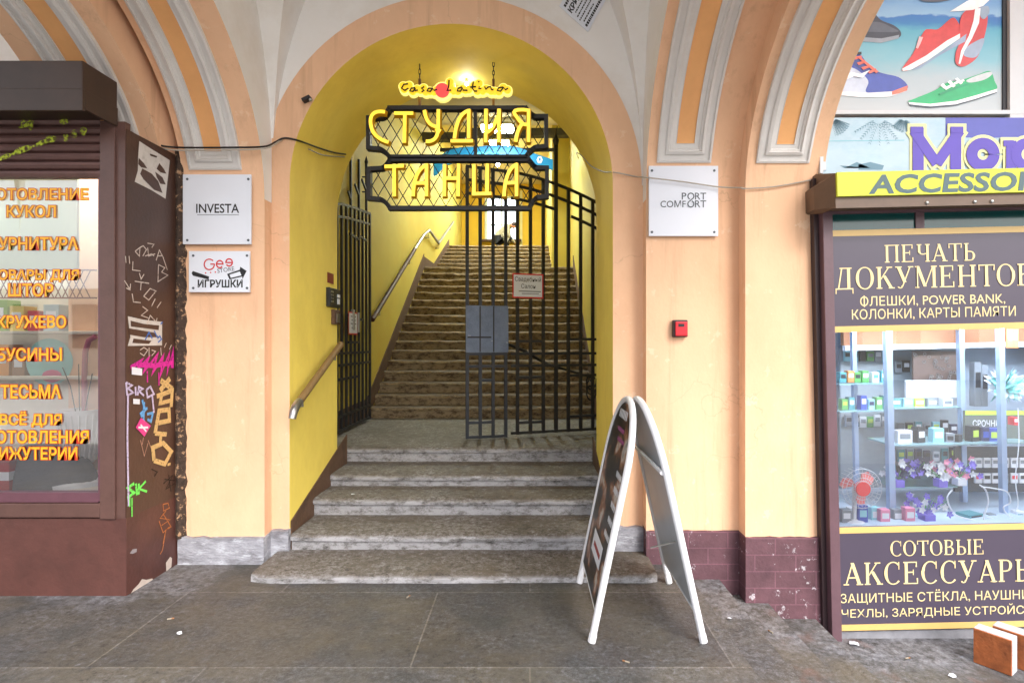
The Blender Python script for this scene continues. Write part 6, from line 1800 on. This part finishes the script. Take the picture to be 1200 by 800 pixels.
def sm(pts, n=5):
    """closed smooth outline"""
    out = []
    k = len(pts)
    for i in range(k):
        p0, p1, p2, p3 = pts[i - 1], pts[i], pts[(i + 1) % k], pts[(i + 2) % k]
        for j in range(n):
            t = j / n
            out.append(tuple(.5 * (2 * p1[c] + (p2[c] - p0[c]) * t + (2 * p0[c] - 5 * p1[c] + 4 * p2[c] - p3[c]) * t * t + (3 * p1[c] - p0[c] - 3 * p2[c] + p3[c]) * t ** 3) for c in (0, 1)))
    return out
flat([((60, 64, 78), sm([(150, 60), (240, 52), (290, 95), (350, 120), (382, 150), (372, 178), (290, 192), (170, 185)])), ((92, 98, 112), sm([(200, 110), (280, 105), (340, 130), (370, 150), (280, 152), (200, 145)])), ((150, 158, 170), [(160, 172), (290, 182), (374, 165), (372, 182), (290, 203), (160, 192)])], ad, 'dark_shoe')
flat([((196, 206, 226), sm([(70, 350), (110, 290), (200, 290), (240, 360), (230, 430), (120, 440)])), ((54, 74, 168), sm([(120, 300), (135, 258), (190, 255), (240, 320), (300, 345), (370, 362), (410, 395), (405, 420), (300, 440), (220, 432), (230, 380), (180, 330)])), ((46, 62, 140), sm([(125, 262), (180, 258), (230, 320), (290, 345), (230, 345), (170, 310)])), ((240, 240, 244), [(80, 430), (230, 436), (380, 428), (408, 412), (404, 430), (330, 455), (200, 458), (80, 446)]), ((236, 120, 96), [(340, 430), (380, 415), (414, 402), (412, 425), (370, 440), (340, 446)]), ((236, 110, 90), [(160, 270), (196, 262), (200, 272), (168, 282)]), ((236, 110, 90), [(175, 296), (214, 285), (218, 295), (184, 308)]), ((236, 110, 90), [(195, 318), (236, 306), (240, 316), (204, 330)]), ((236, 110, 90), [(225, 338), (262, 322), (268, 332), (234, 348)]), ((236, 110, 90), [(176, 270), (188, 268), (276, 338), (264, 346)]), ((40, 36, 40), [(130, 248), (196, 246), (196, 258), (130, 262)]), ((244, 244, 250), [(100, 372), (150, 340), (190, 350), (236, 330), (200, 368), (160, 360), (104, 388)])], ad, 'blue_sneaker')
flat([((206, 62, 64), sm([(388, 325), (440, 250), (490, 150), (520, 138), (560, 136), (626, 84), (660, 120), (690, 155), (600, 220), (500, 290), (420, 330)])), ((246, 246, 248), [(388, 324), (500, 262), (600, 190), (680, 148), (692, 158), (610, 214), (510, 284), (430, 328), (392, 334)]), ((150, 168, 196), [(430, 330), (510, 288), (610, 218), (690, 160), (684, 196), (560, 262), (470, 322)]), ((238, 180, 184), [(468, 172), (486, 176), (474, 206), (462, 230), (452, 226)])], ad, 'red_shoe')
flat([((206, 66, 70), sm([(642, 300), (640, 250), (660, 190), (660, 100), (690, 50), (770, 40), (790, 90), (770, 190), (740, 270), (680, 312)])), ((156, 172, 196), sm([(676, 250), (700, 215), (770, 180), (765, 220), (735, 268), (690, 268)])), ((150, 168, 190), sm([(752, 40), (790, 30), (796, 60), (775, 90), (756, 80)])), ((244, 246, 250), [(652, 300), (664, 240), (700, 170), (722, 100), (730, 40), (756, 40), (748, 110), (716, 180), (680, 240), (660, 302)])], ad, 'red_upright_shoe')
flat([((250, 250, 252), [(612, 56), (690, 8), (720, -6), (806, -6), (770, 28), (720, 48)]), ((90, 96, 112), sm([(470, -10), (560, -12), (625, -4), (560, 10), (490, 8)]))], ad, 'shoe_edges')
flat([((8, 168, 104), sm([(420, 478), (450, 462), (540, 425), (600, 388), (660, 378), (740, 352), (800, 334), (822, 380), (830, 420), (740, 450), (640, 478), (520, 490)])), ((200, 206, 210), sm([(690, 378), (740, 355), (800, 338), (808, 352), (770, 376), (710, 388)])), ((246, 248, 250), [(418, 480), (520, 488), (640, 474), (740, 446), (832, 418), (832, 432), (740, 462), (640, 490), (520, 500), (424, 490)]), ((40, 60, 80), [(424, 490), (520, 500), (640, 490), (740, 462), (832, 432), (832, 436), (740, 467), (640, 495), (520, 505), (430, 496)]), ((250, 250, 252), [(566, 402), (580, 392), (604, 416), (592, 424)]), ((250, 250, 252), [(600, 386), (612, 378), (638, 404), (626, 412)]), ((250, 250, 252), [(634, 372), (646, 366), (672, 390), (660, 398)]), ((250, 250, 252), [(584, 414), (640, 384), (676, 374), (680, 382), (640, 396), (592, 424)]), ((16, 150, 104), [(560, 440), (640, 410), (700, 392), (704, 396), (640, 418), (564, 448)])], ad, 'green_shoe')

BYY = 3.585
bn = thing('shop_banner', 'light blue beach banner with big violet lettering outlined in cream above the yellow canopy', 'banner', P(1080, 197, BYY))
b0, b1 = P(963, 204, BYY), P(1235, 138, BYY)
bx_ = lambda x, y, d=0: P(x, y, BYY - .001 - d)
def banner_mat():
    return mat('pale_beach_banner', L(176, 200, 214), .45, .08, 2, L(128, 178, 200), .6, 2.2, (1, 1, 2))
build('print', MB().box(b0.x, 4.0, BYY, BYY + .015, b0.z, b1.z), banner_mat(), bn)
build('violet_band', MB().poly([bx_(1108, 138), bx_(1300, 138), bx_(1300, 158), bx_(1150, 162), bx_(1108, 160)]), mat('violet_print', L(78, 84, 176), .45, .1, 4), bn)
build('horizon_line', MB().poly([bx_(966, 166), bx_(1060, 165), bx_(1060, 164), bx_(966, 165)]), mat('pale_teal_print', L(130, 190, 204), .5), bn)
mb = MB()
rr = random.Random(8)
for (cx_, cy_, l, a0_, a1_) in ((975, 138, 22, 20, 75), (1030, 138, 34, 30, 150), (1060, 138, 16, 60, 140)):
    for k in range(7):
        a_ = R(a0_ + (a1_ - a0_) * k / 6)
        for j in range(8):
            t = (j + 2) / 10
            px, py = cx_ + math.cos(a_) * l * t, cy_ + abs(math.sin(a_)) * l * t
            for s_ in (-1, 1):
                b_ = a_ + s_ * .7
                mb.poly([bx_(px, py, .0004), bx_(px + math.cos(b_) * 6 * (1 - t * .5), py + abs(math.sin(b_)) * 6 * (1 - t * .5), .0004), bx_(px + 1.4 * math.cos(b_ + .5), py + 1.4, .0004)])
    build('palm_print', mb, mat('palm_print', L(96, 138, 158), .5), bn)
    mb = MB()
for p in ([(984, 194), (996, 196), (1020, 197), (1004, 190), (990, 197)], [(1006, 193), (1020, 190), (1036, 194), (1034, 199), (1006, 199)]):
    build('boat_print', MB().poly([bx_(x, y, .0004) for x, y in p]), mat('palm_print', L(96, 138, 158), .5), bn)
CRO = mat('cream_outline', L(226, 226, 160), .45)
VIO = mat('violet_lettering', L(80, 56, 176), .45, .08, 6)
for (gw_, m, d, n_) in ((1.0, CRO, .002, 'outline'), (0.0, VIO, .0062, 'lettering')):
    g2 = 7 * gw_
    k = 0
    px_ = BYY / F
    for strokes in ([([(1076, 150), (1076, 202)], 13), ([(1120, 150), (1120, 202)], 13), ([(1071, 153), (1098, 192)], 12), ([(1125, 153), (1098, 192)], 12), ([(1067, 152), (1082, 152)], 7), ([(1114, 152), (1129, 152)], 7)],
                    [(arcpts(1152, 181, 13, 13, 0, 360, 30), 13)],
                    [([(1185, 165), (1185, 222)], 12), (arcpts(1203, 181, 12, 13, 0, 360, 30), 12), ([(1176, 168), (1188, 168)], 7)]):
        mb = MB()
        for pts, w in strokes:
            if pts[0] == pts[-1]: pass
            elif gw_:
                (xa_, ya_), (xb_, yb2) = pts[0], pts[-1]
                l_ = math.hypot(xb_ - xa_, yb2 - ya_); ux, uy = (xb_ - xa_) / l_ * 3.5, (yb2 - ya_) / l_ * 3.5
                pts = [(xa_ - ux, ya_ - uy), (xb_ + ux, yb2 + uy)]
            mb.ribbon([bx_(x, y, d + .0006 * k) for x, y in pts], (w + g2) * px_, IN, .0003); k += 1
        build(n_, mb, m, bn)
build('edge_trim', MB().box(b0.x - .02, b0.x, BYY - .02, BYY + .02, b0.z, b1.z), FRW, bn)
build('left_trim', MB().box(P(961, 0, BYY).x, P(967, 0, BYY).x, BYY - .012, BYY + .02, P(0, 200, BYY).z, P(0, 135, BYY).z), FRW, bn)  # white strip down the left edge of the banner

# pale houses across the street, which the shop windows mirror
hb = thing('street_house', 'long low pale house across the street behind the viewer', 'building', (0, -22, -.46))
build('wall', MB().box(-30, 30, -24, -22, -.46, 4.2), mat('pale_house_wall', L(214, 206, 190), .9, .04, .5), hb)
mb = MB()
for i in range(20):
    for z in (1.2,):
        x = -28.5 + i * 3
        mb.box(x - .6, x + .6, -21.99, -21.9, z, z + 2.2)
build('window', mb, mat('dark_house_window', L(60, 66, 76), .2), hb)
